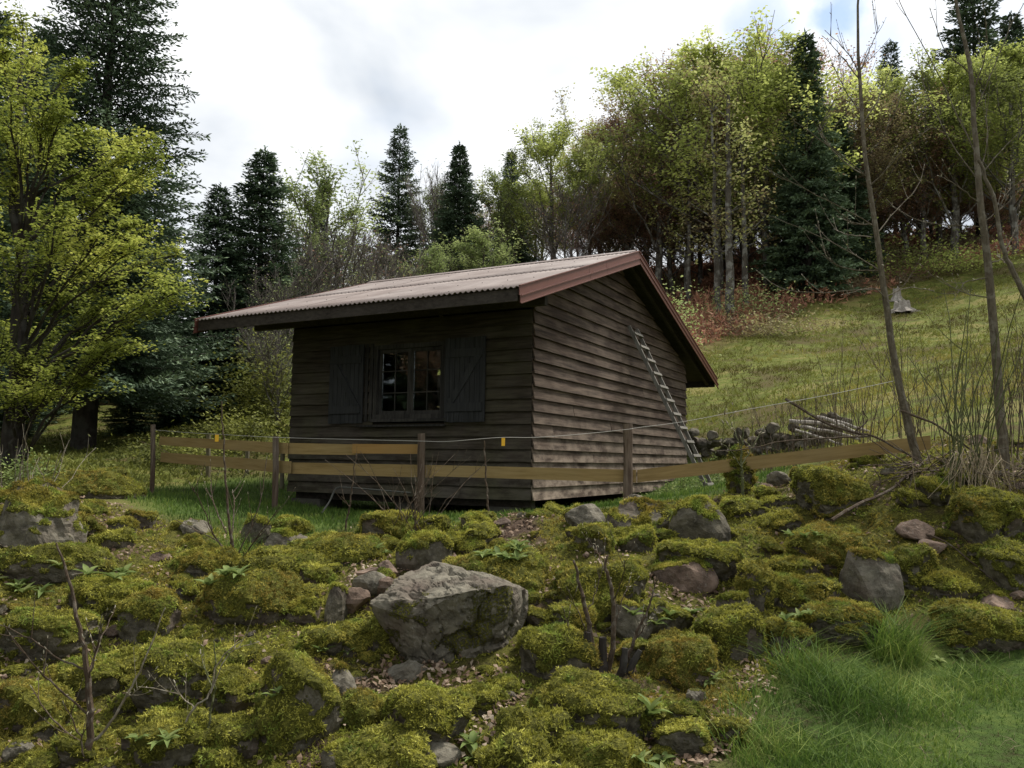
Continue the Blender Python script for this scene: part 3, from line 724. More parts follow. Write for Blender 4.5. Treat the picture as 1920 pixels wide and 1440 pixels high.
# cx, cy, w, h in photo pixels; mossiness; label; material; facet strength
ROCKS = [
 (70, 985, 165, 130, .55, 'large squarish boulder with a flat mossy top at the left edge', 'rock_grey', .9),
 (115, 1052, 230, 66, .6, 'long low boulder lying in front of the big squarish one at left', 'rock', .8),
 (50, 930, 130, 46, .35, 'flat dark slab behind the big squarish boulder at left', 'rock', .9),
 (150, 915, 240, 60, .8, 'broad brownish mossy hump below the leafless shrub at far left', 'rock', .9),
 (228, 996, 58, 42, .7, 'dark round stone beside the big squarish boulder at left', 'rock', .9),
 (262, 975, 60, 36, .85, 'small mossy stone behind the dark round one at left', 'rock', .9),
 (275, 1160, 110, 92, .75, 'grey green domed boulder left of centre with thin moss', 'rock', .7),
 (330, 1272, 150, 120, .85, 'boulder with orange moss on top and a dark overhang, lower left', 'rock', .55),
 (438, 1300, 110, 90, .9, 'mossy boulder between the orange topped one and the big mound', 'rock', .9),
 (565, 1325, 150, 160, .9, 'biggest mossy mound at lower left with dark hanging moss', 'rock', .9),
 (635, 1295, 60, 70, .12, 'lichen grey rock face right of the biggest lower left mound', 'rock_grey', .9),
 (318, 1395, 135, 90, .95, 'bright moss cushion stone behind the pale twigs at the bottom left', 'rock', .8),
 (450, 1390, 90, 85, .9, 'small steep mossy stone right of the bright moss cushion at bottom left', 'rock', .9),
 (535, 1018, 100, 34, .15, 'low grey angular rock at the edge of the yard grass', 'rock_grey', .95),
 (545, 990, 85, 34, .95, 'stone capped with orange moss at the edge of the yard grass', 'rock', .8),
 (478, 1000, 56, 46, .5, 'dark brown rounded stone left of the orange moss cap', 'rock', .6),
 (365, 990, 64, 26, .05, 'small grey stone on the border of the yard grass at left', 'rock_grey', .9),
 (735, 985, 130, 60, .97, 'mossy hump at the foot of the leafless shrub by the round fence post', 'rock', .8),
 (808, 988, 64, 44, .95, 'small mossy knob just right of the shrub by the fence post', 'rock', .9),
 (795, 1040, 100, 80, .6, 'boulder with a dark hollow side above the bare grey rock', 'rock', .7),
 (930, 1075, 210, 84, .97, 'long moss blanket boulder behind the bare grey rock', 'rock', .8),
 (1130, 1108, 170, 110, .93, 'large tilted slab covered with even moss right of centre', 'rock', .95),
 (1272, 1080, 130, 56, .25, 'flat reddish rock with bare top right of the tilted mossy slab', 'rock_red', .9),
 (1205, 975, 120, 56, .35, 'dark grey rock on the crest right below the round post', 'rock', .85),
 (1310, 990, 110, 84, .4, 'dark shaded boulder on the crest left of the mossy stump', 'rock', .8),
 (1095, 968, 72, 44, .1, 'angular bare grey rock on the crest in front of the cabin corner', 'rock_grey', .95),
 (1190, 943, 56, 26, .1, 'small bare stone right at the foot of the round post', 'rock_grey', .9),
 (1188, 1014, 90, 54, .93, 'mossy stone hanging under the dark grey crest rock', 'rock', .9),
 (1115, 1012, 84, 46, .95, 'mossy stone below the angular bare grey crest rock', 'rock', .9),
 (1310, 1048, 160, 56, .95, 'long mossy stone above the flat reddish rock', 'rock', .9),
 (1425, 1105, 84, 90, .8, 'steep pyramid shaped mossy stone right of the reddish rock', 'rock', .8),
 (1500, 1112, 130, 56, .85, 'flat mossy stone right of the pyramid shaped one', 'rock', .8),
 (1375, 1152, 84, 70, .35, 'dark hollow sided stone below the pyramid shaped one', 'rock', .8),
 (1628, 1090, 112, 112, .45, 'upright boulder with a pale grey lichen face and mossy top at right', 'rock_grey', .85),
 (1700, 1062, 100, 70, .93, 'mossy stone leaning on the upright lichen faced boulder', 'rock', .6),
 (1565, 1030, 160, 90, .97, 'broad mossy mound left of the lichen faced boulder', 'rock', .8),
 (1490, 1070, 110, 60, .95, 'low moss hump below the broad mossy mound at right', 'rock', .8),
 (1560, 925, 150, 78, .97, 'big mossy dome below the long wooden rail at right', 'rock', .8),
 (1460, 899, 48, 30, .08, 'round grey stone in the grass right of the mossy stump', 'rock_grey', .6),
 (1473, 967, 22, 30, 0, 'small white upright stone below the round grey one', 'rock_grey', .95),
 (1718, 995, 72, 30, .04, 'upper of two flat bare stones under the dry brushwood at right', 'rock_red', .95),
 (1745, 1025, 60, 24, .04, 'lower of two flat bare stones under the dry brushwood at right', 'rock_red', .95),
 (1850, 968, 150, 110, .95, 'large mossy mound below the dry brushwood at the right', 'rock', .8),
 (1770, 1095, 110, 44, .93, 'low mossy stone right of the lichen faced boulder', 'rock', .9),
 (1850, 1175, 180, 80, .93, 'long mossy boulder at the right edge above the lawn', 'rock', .6),
 (1865, 1132, 76, 36, .2, 'flat greyish stone lying behind the long mossy boulder at the right edge', 'rock_red', .9),
 (1575, 1168, 150, 70, .9, 'wide mossy boulder with a dark side above the tall grass tuft', 'rock', .6),
 (1475, 1192, 80, 50, .93, 'small mossy stone at the upper left corner of the lawn', 'rock', .9),
 (1370, 1190, 120, 110, .93, 'high rounded mossy mound below the dark hollow stone', 'rock', .9),
 (1268, 1240, 140, 100, .95, 'wide mossy mound right of the coppiced stump', 'rock', .8),
 (1045, 1225, 130, 90, .9, 'moss topped boulder between bare grey rock and coppiced stump', 'rock', .6),
 (1065, 1162, 90, 46, .95, 'stone with orange tinged moss behind the coppiced stump', 'rock', .9),
 (1180, 1170, 90, 64, .4, 'greenish grey rock behind the coppiced stump', 'rock', .8),
 (765, 1262, 84, 34, .05, 'flat pale lichen grey stone below the bare grey rock', 'rock_grey', .85),
 (812, 1342, 160, 100, .97, 'mossy mound below the flat pale lichen stone', 'rock', .8),
 (1100, 1340, 200, 120, .97, 'large mossy mound below the coppiced stump', 'rock', .8),
 (970, 1372, 84, 60, .95, 'small dark mossy stone between the two bottom centre mounds', 'rock', .9),
 (740, 1190, 110, 90, .95, 'mossy stone against the left foot of the bare grey rock', 'rock', .9),
 (655, 1195, 84, 56, .95, 'mossy stone further left below the broken grey stones', 'rock', .9),
 (572, 1152, 84, 40, .4, 'slanting grey green slab left of the broken stones', 'rock', .95),
 (635, 1140, 44, 84, .5, 'narrow upright dark slab left of the broken stones', 'rock', .95),
 (640, 1428, 90, 40, .12, 'dark bare rock cut by the bottom edge left of centre', 'rock', .85),
 (818, 1412, 84, 30, .04, 'flat grey slab among dead leaves at the bottom centre', 'rock_grey', .95),
 (748, 1425, 44, 34, .08, 'pale block beside the flat grey slab at the bottom centre', 'rock_grey', .9),
 (1115, 1418, 190, 64, .97, 'mossy stone at the bottom edge right of centre', 'rock', .8),
 (1295, 1350, 76, 66, .93, 'round mossy stone among leaves at the left end of the lawn', 'rock', .8),
 (1370, 1372, 64, 58, .95, 'yellow mossy stone with grass at its foot, lower right', 'rock', .8),
 (1893, 1062, 84, 84, .95, 'mossy stone at the right edge below the large mound', 'rock', .9),
 (205, 1120, 150, 66, .95, 'low mossy stone between the domed boulder and the long low one', 'rock', .8),
 (90, 1185, 190, 84, .95, 'wide mossy hump at the left edge in the middle of the bank', 'rock', .8),
 (60, 1335, 130, 90, .93, 'mossy stone at the lower left corner behind the dark sapling', 'rock', .9),
 (480, 1125, 170, 90, .97, 'broad flat moss hump left of the broken stones', 'rock', .35),
 (540, 1062, 190, 54, .97, 'moss ridge below the grey angular rock by the yard grass', 'rock', .35),
 (640, 1035, 180, 50, .97, 'moss ridge right below the corner of the yard grass', 'rock', .35),
 (390, 1060, 120, 50, .9, 'moss hump under the leafless bush at left', 'rock', .8),
 (1230, 1150, 60, 44, .6, 'small dark mossy stone below the flat reddish rock', 'rock', .6),
 (165, 1275, 110, 70, .93, 'mossy stone behind the fork of the dark sapling at lower left', 'rock', .9),
 (690, 1335, 110, 60, .95, 'mossy stone left of the bottom centre mound', 'rock', .8),
 (900, 1312, 100, 36, .9, 'low dark mossy stone below the shaded side of the bare grey rock', 'rock', .9),
]
for i, (cx, cy, w, h, ms, lb, mt, fc) in enumerate(ROCKS):
    p = hit(cx, cy + .32 * h)
    d = p[1]; wm = w * d / F_PX; hm = h * d / F_PX
    depth = max(wm * .8, hm * .9)
    c = P(cx, cy + .17 * h, d + depth * .12)
    area = wm * depth * 1.6
    rock_obj('boulder' if w > 75 else 'stone', 100 + i, (wm * .56, depth * .55, hm * .78), ms, c, lb, mat=mt, facet=fc,
             sub=5 if w > 140 else 4, rough=.11 if ms > .5 else .07, tuft=.0165 * (d / 5.5) ** .5,
             ntuft=min(2600, area * 6500 * min(1, 5.5 / d)) if ms > .1 else 0, cat='boulder' if w > 75 else 'rock')
    ROCK_AT.append((*c[:2], wm * .5))

# the bare grey rock in the middle: flat tilted top, steep front
pc = hit(870, 1250)
dd = pc[1]
HP = [P(*q) for q in [(738, 1084, dd + .45), (812, 1050, dd + .75), (905, 1070, dd + .75), (990, 1108, dd + .50), (694, 1132, dd + .14), (770, 1160, dd - .04), (856, 1112, dd - .10), (950, 1096, dd + .02),
                      (716, 1180, dd + .25), (784, 1262, dd + .10), (856, 1285, dd + .10), (935, 1262, dd + .16), (985, 1185, dd + .42), (800, 1290, dd + .7), (930, 1285, dd + .75)]]
bm = bmesh.new()
for q in HP: bm.verts.new(q)
hu = bmesh.ops.convex_hull(bm, input=bm.verts[:])
bmesh.ops.delete(bm, geom=[g for g in hu['geom_interior'] + hu['geom_unused'] if isinstance(g, bmesh.types.BMVert)], context='VERTS')
bmesh.ops.triangulate(bm, faces=bm.faces[:])
for _ in range(5):
    if len(bm.faces) > 26000: break
    bmesh.ops.subdivide_edges(bm, edges=bm.edges[:], cuts=1, use_grid_fill=True); bmesh.ops.triangulate(bm, faces=bm.faces[:])
bm.normal_update(); bm.verts.index_update()
V = np.array([v.co[:] for v in bm.verts]); N_ = np.array([v.normal[:] for v in bm.verts]); Fc = np.array([[v.index for v in f.verts] for f in bm.faces]); bm.free()
hc = V.mean(0)
st_ = fbm(V * np.array([2.2, 2.2, 5]), 4, 3)
V += N_ * (.034 * fbm(V / .4, 3, 1) + .008 * np.round(st_ * 4) / 1.6 + .006 * fbm(V / .05, 4, 7) - .035 * np.clip(1 - np.abs(fbm(V / .33, 3, 12)) * 12, 0, 1) - .014 * np.clip(1 - np.abs(fbm(V / .12, 3, 13)) * 9, 0, 1))[:, None]
ms_ = np.clip(fbm(V / .2, 4, 19) * 2.6 - .1 - np.clip(N_[:, 2], 0, 1) * .5, 0, .5)
ob_ = link('boulder', mesh('boulder', V - hc, [Fc], M['rock_grey'], attrs={'moss': ms_}), None, hc); ORIG[ob_.name] = hc
tag(ob_, 'big bare grey rock with flat tilted top and steep dark front in the middle', 'boulder')
c = hc
ROCK_AT.append((c[0], c[1], .5))
# broken angular stones at its left
for j, (cx, cy, w, h, lb) in enumerate([(665, 1128, 56, 50, 'reddish angular stone, lowest of the broken stones left of the bare rock'),
                                         (695, 1098, 66, 46, 'grey angular stone with a light flat top left of the bare rock'),
                                         (728, 1074, 50, 34, 'small brown stone nearest the upper left corner of the bare rock'),
                                         (690, 1076, 50, 26, 'small flat stone behind the broken grey one left of the bare rock'),
                                         (722, 1100, 40, 40, 'dark wedge of stone between the broken grey one and the bare rock')]):
    p = hit(cx, cy + h * .3); d = p[1]; s = d / F_PX
    rock_obj('stone', 700 + j, (w * s * .55, w * s * .45, h * s * .62), 0, P(cx, cy, d), lb, mat='rock_grey' if j in (1,) else 'rock_red', cat='rock', sub=3, facet=1.0, rough=.03, ntuft=0)
# small stones filling the bank: nothing tells them apart
VAR = []
for v in range(12):
    ms = (.95, .8, .88)[v % 3] if v < 9 else .15
    V, Fc, m_, g = rock_geo(300 + v, (1 * .16, .8 * .16, .62 * .16), ms, sub=4, facet=.9, rough=.10, tuft=.0165, ntuft=560 if v < 9 else 0)
    VAR.append((mesh('small_stone', V, [Fc], M['rock' if v < 9 else ('rock_grey', 'rock_red', 'rock')[v - 9]], attrs={'moss': m_}),
                mesh('moss_cover', g[0], [g[1]], M['moss'], tint=g[2]) if g is not None else None, v < 9))
rs = np.random.default_rng(5)
n_s = 0
MARKS = [('the big squarish boulder at left', 70, 985), ('the domed grey green boulder', 275, 1160), ('the orange topped boulder', 330, 1272), ('the biggest lower left mound', 565, 1325), ('the bright moss cushion at bottom left', 318, 1395),
 ('the yard grass border', 535, 1010), ('the flat moss hump left of centre', 480, 1125), ('the mossy hump below the round post', 735, 985), ('the bare grey rock', 858, 1168), ('the pale lichen stone', 772, 1258), ('the bottom centre mound', 825, 1330),
 ('the tilted mossy slab', 1130, 1108), ('the coppiced stump', 1120, 1250), ('the flat reddish rock', 1272, 1080), ('the crest below the cabin corner', 1095, 968), ('the mossy stump', 1388, 930), ('the lichen faced boulder', 1628, 1090),
 ('the broad mossy mound at right', 1565, 1030), ('the mossy dome below the rail', 1560, 912), ('the left end of the lawn', 1370, 1372), ('the two flat bare stones', 1730, 1010), ('the long boulder at the right edge', 1850, 1175), ('the dry stem heap', 1835, 930), ('the left edge hump', 90, 1185), ('the dark sapling', 150, 1330), ('the lower centre mound', 1100, 1340)]
MK = [(t_, hit(a_, b_ + 15)[:2]) for t_, a_, b_ in MARKS]
while n_s < 290:
    y = 3.8 * (9.5 / 3.8) ** rs.uniform(); x = rs.uniform(-1, 1) * (y * .66 + .2)
    if pmask(np.array([x]), np.array([y]), POLY_RUB, .1)[0] < .9: continue
    if any((x - a) ** 2 + (y - b) ** 2 < (r_ * .95) ** 2 for a, b, r_ in ROCK_AT): continue
    v = int(rs.integers(0, 9)) if rs.uniform() < .72 else int(rs.integers(9, 12))
    a, m_, mossy = VAR[v]
    s = (.38 + .95 * rs.uniform(0, 1) ** 1.8 if mossy else rs.uniform(.2, .6))
    o = link('small_stone', a, None, (x, y, Hs(x, y) + .01 * s)); o.scale = (s, s, s * rs.uniform(.8, 1.2)); o.rotation_euler = (rs.normal(0, .22), rs.normal(0, .22), rs.uniform(0, 6.28))
    nm_ = min(MK, key=lambda q: (q[1][0] - x) ** 2 + (q[1][1] - y) ** 2)[0]
    tag(o, ('small moss covered stone beside ' if mossy else 'small bare grey stone beside ') + nm_, 'stone', 'small mossy stones in the rubble' if mossy else 'small bare stones in the rubble')
    if m_:
        q = link('moss_cover', m_, o); q['kind'] = 'stuff'
    n_s += 1

# ------------------------------------------------------------------ cabin
YAW = .49791
GV = np.array([math.sin(YAW), math.cos(YAW), 0]); NV = np.array([math.cos(YAW), -math.sin(YAW), 0]); KV = np.array([0, 0, 1.0])
A0 = np.array([.26416, 10.1885, 0])
def C(t, p, z): return A0 + GV * t + NV * p + KV * z
Z0, SP, LF, LG = .409, .16, 4.045, 6.643
PO, E1, RR, E2, ZE, ZR, LV, ZE2 = .358, 1.05, 2.93, 7.75, 2.88, 4.222, 4.966, 2.648
def roof_z(t): return np.where(np.asarray(t) < RR, ZE + (ZR - ZE) * (np.asarray(t) + E1) / (RR + E1), ZR + (ZE2 - ZR) * (np.asarray(t) - RR) / (E2 - RR))
cabin = tag(empty('cabin', C(LG / 2, -LF / 2, Z0 - .3)), 'dark brown weatherboarded cabin with a red brown corrugated roof', 'cabin')
def cpart(name, fn, mat, parent=None, label=None, **k):
    b = MB(mat if isinstance(mat, list) else [mat]); fn(b)
    o = part(name, b, parent or cabin, **k)
    if label: o['label'] = label
    return o
rs = np.random.default_rng(3)
def board(parent, wall, a0, a1, z, mat, h=.19, clip=None, t_in=.0):
    """lapped board; wall: 'front' (t=0), 'gable' (p=0), 'left' (p=-LF), 'back' (t=LG)"""
    j = rs.normal(0, .0025, 4); out_b = .042 + rs.uniform(0, .010); out_t = .010; th = .018
    z = z + rs.normal(0, .0015)
    def pt(a, o, zz):
        return {'front': lambda: C(-o, -a, zz), 'gable': lambda: C(a, o, zz), 'left': lambda: C(a, -LF - o, zz), 'back': lambda: C(LG + o, -a, zz)}[wall]()
    b0, b1, c0, c1 = a0, a1, a0, a1
    if clip: b0, b1, c0, c1 = clip
    zt = z + h
    cs = [pt(b0, out_b - th, z + j[0]), pt(b1, out_b - th, z + j[1]), pt(b1, out_b, z + j[1]), pt(b0, out_b, z + j[0]),
          pt(c0, out_t - th * .6, zt), pt(c1, out_t - th * .6, zt), pt(c1, out_t, zt), pt(c0, out_t, zt)]
    b = MB([mat]); b.hexa(np.array(cs))
    o = part('board', b, parent)
    # the grain runs along the board: store it by turning the object's own z axis along the wall
    ax = GV if wall in ('gable', 'left') else NV
    Rm = Matrix(((float(NV[0]) if wall in ('gable', 'left') else float(GV[0]), 0, float(ax[0])),
                 (float(NV[1]) if wall in ('gable', 'left') else float(GV[1]), 0, float(ax[1])), (0, 1, 0)))
    if Rm.determinant() < 0: Rm.col[0] = -Rm.col[0]
    Ri = Rm.inverted()
    o.data.transform(Ri.to_4x4()); o.rotation_euler = Rm.to_euler()
    return o
WIN_S0, WIN_S1, WIN_Z0, WIN_Z1 = 1.30, 2.50, 1.46, 2.50
NR = 15
front = cabin
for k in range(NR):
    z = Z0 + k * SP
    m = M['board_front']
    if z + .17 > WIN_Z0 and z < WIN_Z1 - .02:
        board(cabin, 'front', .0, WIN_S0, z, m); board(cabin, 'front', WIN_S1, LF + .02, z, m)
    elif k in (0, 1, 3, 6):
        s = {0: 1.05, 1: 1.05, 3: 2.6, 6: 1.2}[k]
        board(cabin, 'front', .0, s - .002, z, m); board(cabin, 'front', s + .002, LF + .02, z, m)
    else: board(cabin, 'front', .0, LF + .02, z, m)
def gable_lim(z):
    """t range where the roof's underside is above z"""
    a = (z + .20 - ZE) * (RR + E1) / (ZR - ZE) - E1; c = RR + (z + .20 - ZR) * (E2 - RR) / (ZE2 - ZR)
    return max(0.0, a), min(LG + .02, c)
k = 0
SPL = {2: 4.7, 3: 1.9, 4: 5.2, 5: .55, 6: 2.6, 7: 1.2, 9: 3.9, 10: 4.1, 12: 3.4, 1: 3.3}
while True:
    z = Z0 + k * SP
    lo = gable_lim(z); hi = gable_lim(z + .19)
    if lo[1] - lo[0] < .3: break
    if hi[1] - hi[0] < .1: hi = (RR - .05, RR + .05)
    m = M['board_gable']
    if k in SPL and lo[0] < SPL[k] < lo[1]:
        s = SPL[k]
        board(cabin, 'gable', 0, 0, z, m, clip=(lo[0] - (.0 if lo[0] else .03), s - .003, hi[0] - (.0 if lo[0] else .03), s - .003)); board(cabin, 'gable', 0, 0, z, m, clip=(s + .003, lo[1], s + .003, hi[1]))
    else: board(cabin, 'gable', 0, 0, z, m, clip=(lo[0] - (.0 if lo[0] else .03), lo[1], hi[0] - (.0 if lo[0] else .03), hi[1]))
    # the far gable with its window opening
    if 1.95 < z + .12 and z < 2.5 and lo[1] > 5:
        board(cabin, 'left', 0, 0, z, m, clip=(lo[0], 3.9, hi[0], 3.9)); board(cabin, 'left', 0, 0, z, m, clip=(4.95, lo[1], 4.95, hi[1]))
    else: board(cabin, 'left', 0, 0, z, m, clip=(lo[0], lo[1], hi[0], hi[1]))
    k += 1
for k in range(15): board(cabin, 'back', -.02, LF + .02, Z0 + k * SP, M['board_front'])
cpart('floor', lambda b: b.box(C(.03, -.03, Z0 + .03), GV * (LG - .06), -NV * (LF - .06), KV * .05), M['inside'])
def sill_beams(b):
    for t in (.08, LG / 2, LG - .2): b.box(C(t, -.05, Z0 - .1), GV * .12, -NV * (LF - .1), KV * .13)
cpart('floor_beam', sill_beams, M['rafter'])['kind'] = 'stuff'
for (t, p, w, dp, zb) in [(.02, -3.75, .55, .5, .0), (.05, -.42, .45, .45, .05), (LG - .5, -.5, .45, .45, .1), (LG - .5, -3.7, .45, .45, .1), (LG / 2, -3.7, .4, .4, .05), (LG / 2, -.45, .4, .4, .05), (.1, -2.0, .35, .35, .0)]:
    def f(b, t=t, p=p, w=w, dp=dp, zb=zb):
        b.box(C(t, p - w / 2, zb - .15), GV * dp, NV * w, KV * (Z0 - .101 - zb + .15))
    cpart('foundation_block', f, M['stone_block'])
# corner strip
cpart('corner_post', lambda b: b.box(C(-.012, -.03, Z0 + .01), GV * .05, NV * .042, KV * (2.88 - Z0)), M['rafter'])
# roof: corrugated sheets, two rows on each slope
WL, AMP = .076, .011
def sheet(t0, t1, p0, p1, lift, under=.004):
    n = max(3, int(round((p1 - p0) / WL * 8)) + 1)
    p = np.linspace(p0, p1, n); ph = (p - LV) / WL * 2 * PI
    tt = np.linspace(t0, t1, 5)
    Vt = np.array([[C(t, q, roof_z(t) + lift + AMP * math.cos(a)) for q, a in zip(p, ph)] for t in tt]).reshape(-1, 3)
    Vb = Vt - KV * under
    k = len(tt); i = (np.arange(k - 1)[:, None] * n + np.arange(n - 1)[None])
    top_ = np.stack([i, i + 1, i + n + 1, i + n], -1).reshape(-1, 4); N = k * n
    fs = [top_, top_[:, ::-1] + N]
    e = np.arange(n - 1); fs.append(np.stack([e, e + N, e + 1 + N, e + 1], -1)); e2 = e + (k - 1) * n; fs.append(np.stack([e2, e2 + 1, e2 + 1 + N, e2 + N], -1))
    b = MB([M['roof']]); b.add(np.vstack([Vt, Vb]), fs)
    o = part('roof_sheet', b, cabin); 
    for pl in o.data.polygons: pl.use_smooth = True
    return o
nsh = 6
pw = (PO + LV - .0) / nsh
for i in range(nsh):
    p0 = -LV + i * pw; p1 = p0 + pw
    sheet(-E1 - .03, 1.0, p0, p1 + (.03 if i < nsh - 1 else -.01), .012 + .0025 * (i % 2))
    sheet(.86, RR, p0, p1 + (.03 if i < nsh - 1 else -.01), .020 + .0025 * (i % 2))
    sheet(RR, 5.3, p0, p1 + (.03 if i < nsh - 1 else -.01), .020 + .0025 * (i % 2))
    sheet(5.15, E2 + .03, p0, p1 + (.03 if i < nsh - 1 else -.01), .012 + .0025 * (i % 2))
def ridge_cap(b):
    for sgn in (1, -1):
        a = [C(RR, -LV - .02, ZR + .05), C(RR, PO - .02, ZR + .05)]
        t1 = RR + sgn * .13; z1 = float(roof_z(t1)) + .036
        b.hexa(np.array([C(t1, -LV - .02, z1), C(t1, PO - .02, z1), a[1], a[0], C(t1, -LV - .02, z1 + .006), C(t1, PO - .02, z1 + .006), a[1] + KV * .006, a[0] + KV * .006]))
cpart('ridge_cap', ridge_cap, M['roof'])
def screws(b):
    for t in (.93, -.9, -.1, 2.0, 2.75):
        st = 2 if t in (.93,) else 5
        for i in range(0, int((PO + LV) / WL), st):
            q = -LV + WL * i + WL * 1.0
            if q > PO - .03: continue
            zz = float(roof_z(t)) + .012 + AMP + (.008 if t > .86 else 0)
            b.box(C(t, q, zz) - GV * .005 - NV * .005, GV * .010, NV * .010, KV * .006)
cpart('roof_screws', screws, M['screw'])['kind'] = 'stuff'
def deck(b):
    for (ta, tb) in ((-E1 + .03, RR), (RR, E2 - .03)):
        za, zb = float(roof_z(ta)), float(roof_z(tb))
        o = .012
        b.hexa(np.array([C(ta, -LV + .03, za - .045), C(ta, PO - .03, za - .045), C(tb, PO - .03, zb - .045), C(tb, -LV + .03, zb - .045),
                         C(ta, -LV + .03, za - .006), C(ta, PO - .03, za - .006), C(tb, PO - .03, zb - .006), C(tb, -LV + .03, zb - .006)]))
cpart('roof_deck', deck, M['rafter'])
# rafters under the deck, showing at the open eaves
for q in np.linspace(-LV + .25, PO - .2, 9):
    def f(b, q=q):
        for (ta, tb) in ((-E1 + .08, RR - .02), (RR + .02, E2 - .08)):
            za, zb = float(roof_z(ta)), float(roof_z(tb))
            b.hexa(np.array([C(ta, q, za - .15), C(ta, q + .06, za - .15), C(tb, q + .06, zb - .15), C(tb, q, zb - .15),
                             C(ta, q, za - .046), C(ta, q + .06, za - .046), C(tb, q + .06, zb - .046), C(tb, q, zb - .046)]))
    cpart('rafter', f, M['rafter'])
cpart('eave_board', lambda b: b.box(C(-E1, -LV + .02, ZE - .155), GV * .028, NV * (PO + LV - .05), KV * .145), M['rafter'])
cpart('eave_board', lambda b: b.box(C(E2 - .028, -LV + .02, ZE2 - .155), GV * .028, NV * (PO + LV - .05), KV * .145), M['rafter'])
cpart('purlin', lambda b: b.box(C(-.10, -LV + .15, 2.88 + .28 - .16 - .14), GV * .08, NV * (PO + LV - .3), KV * .12), M['rafter'])
def verge(b, ta, tb, p, sgn):
    """two-step folded metal trim along a sloping edge"""
    for (z_lo, z_hi, po, th) in ((-.085, .028, .016, .010), (-.175, -.085, .030, .010), (-.097, -.083, .044, .012), (-.186, -.174, .044, .012), (.022, .034, .030, .03)):
        za, zb = float(roof_z(ta)), float(roof_z(tb))
        o = p + sgn * po; i = o - sgn * th
        b.hexa(np.array([C(ta, i, za + z_lo), C(tb, i, zb + z_lo), C(tb, o, zb + z_lo), C(ta, o, za + z_lo),
                         C(ta, i, za + z_hi), C(tb, i, zb + z_hi), C(tb, o, zb + z_hi), C(ta, o, za + z_hi)]))
for p, sg in ((PO, 1), (-LV, -1)):
    for ta, tb in ((-E1 - .035, .93), (.936, 1.55), (1.556, RR - .001), (RR + .001, 4.9), (4.906, E2 + .035)):
        cpart('verge_trim', lambda b, ta=ta, tb=tb, p=p, sg=sg: verge(b, ta, tb, p, sg), M['roof_trim'])
# window
win = cpart('window', lambda b: [b.box(C(-.05, -WIN_S0 - (0 if q == 0 else WIN_S1 - WIN_S0 - .06), WIN_Z0), GV * .14, -NV * .06, KV * (WIN_Z1 - WIN_Z0)) for q in (0, 1)] +
            [b.box(C(-.05, -WIN_S0 - .06, z), GV * .14, -NV * (WIN_S1 - WIN_S0 - .12), KV * .06) for z in (WIN_Z0, WIN_Z1 - .06)], M['frame_wood'])
cpart('window_sill', lambda b: b.box(C(-.10, -WIN_S0 + .06, WIN_Z0 - .045), GV * .12, -NV * (WIN_S1 - WIN_S0 + .06), KV * .04), M['frame_wood'], win)
cpart('lower_sill', lambda b: b.box(C(-.085, -WIN_S0 + .02, WIN_Z0 - .16 + .05), GV * .04, -NV * (WIN_S1 - WIN_S0 + .28), KV * .025), M['frame_wood'], win)
sw = (WIN_S1 - WIN_S0 - .12) / 2
for q in (0, 1):
    s0 = WIN_S0 + .06 + q * sw
    def f(b, s0=s0):
        z0, z1 = WIN_Z0 + .062, WIN_Z1 - .062
        for s in (s0 + .002, s0 + sw - .047): b.box(C(.0, -s, z0), GV * .04, -NV * .045, KV * (z1 - z0))
        for z in (z0, z1 - .05): b.box(C(.0, -s0 - .049, z), GV * .04, -NV * (sw - .098), KV * .05)
        for u in (1, 2): b.box(C(.008, -s0 - .049, z0 + u * (z1 - z0) / 3 - .01), GV * .024, -NV * (sw - .098), KV * .014)
        b.box(C(.010, -s0 - sw / 2 + .008, z0 + .05), GV * .020, -NV * .012, KV * (z1 - z0 - .10))
    cpart('casement', f, M['frame_wood'], win)
    for u in range(3):
        for v in range(2):
            def g(b, s0=s0, u=u, v=v):
                z0, z1 = WIN_Z0 + .062, WIN_Z1 - .062; hh = (z1 - z0) / 3
                b.box(C(.019, -s0 - .047 - v * (sw / 2 - .045), z0 + u * hh + .005), GV * .003, -NV * (sw / 2 - .052), KV * (hh - .012))
            cpart('pane', g, M['glass'], win)
# dark post left of the window
cpart('window_post', lambda b: (b.box(C(-.06, -2.512, WIN_Z0 - .03), GV * .06, -NV * .05, KV * 1.1), b.box(C(-.05, -2.60, WIN_Z0 - .03), GV * .045, -NV * .045, KV * 1.1)), M['frame_wood'])
# bars and frame of the far window, seen through the near one
fw = cpart('far_window', lambda b: [b.box(C(t, -LF - .03, 1.95), GV * .05, NV * .08, KV * .56) for t in (3.88, 4.40, 4.92)] + [b.box(C(3.88, -LF - .028, z), GV * 1.09, NV * .074, KV * .035) for z in (1.93, 2.19, 2.50)], M['frame_wood'])
cpart('wall_lining', lambda b: (b.box(C(.06, -LF + .03, Z0 + .08), GV * (3.80 - .06), NV * .012, KV * 2.3), b.box(C(4.98, -LF + .03, Z0 + .08), GV * 1.6, NV * .012, KV * 2.1), b.box(C(3.80, -LF + .03, Z0 + .08), GV * 1.18, NV * .012, KV * 1.42)), M['inside'])
cpart('ceiling', lambda b: b.box(C(.03, -.03, 2.76), GV * (LG - .3), -NV * (LF - .06), KV * .03), M['inside'])
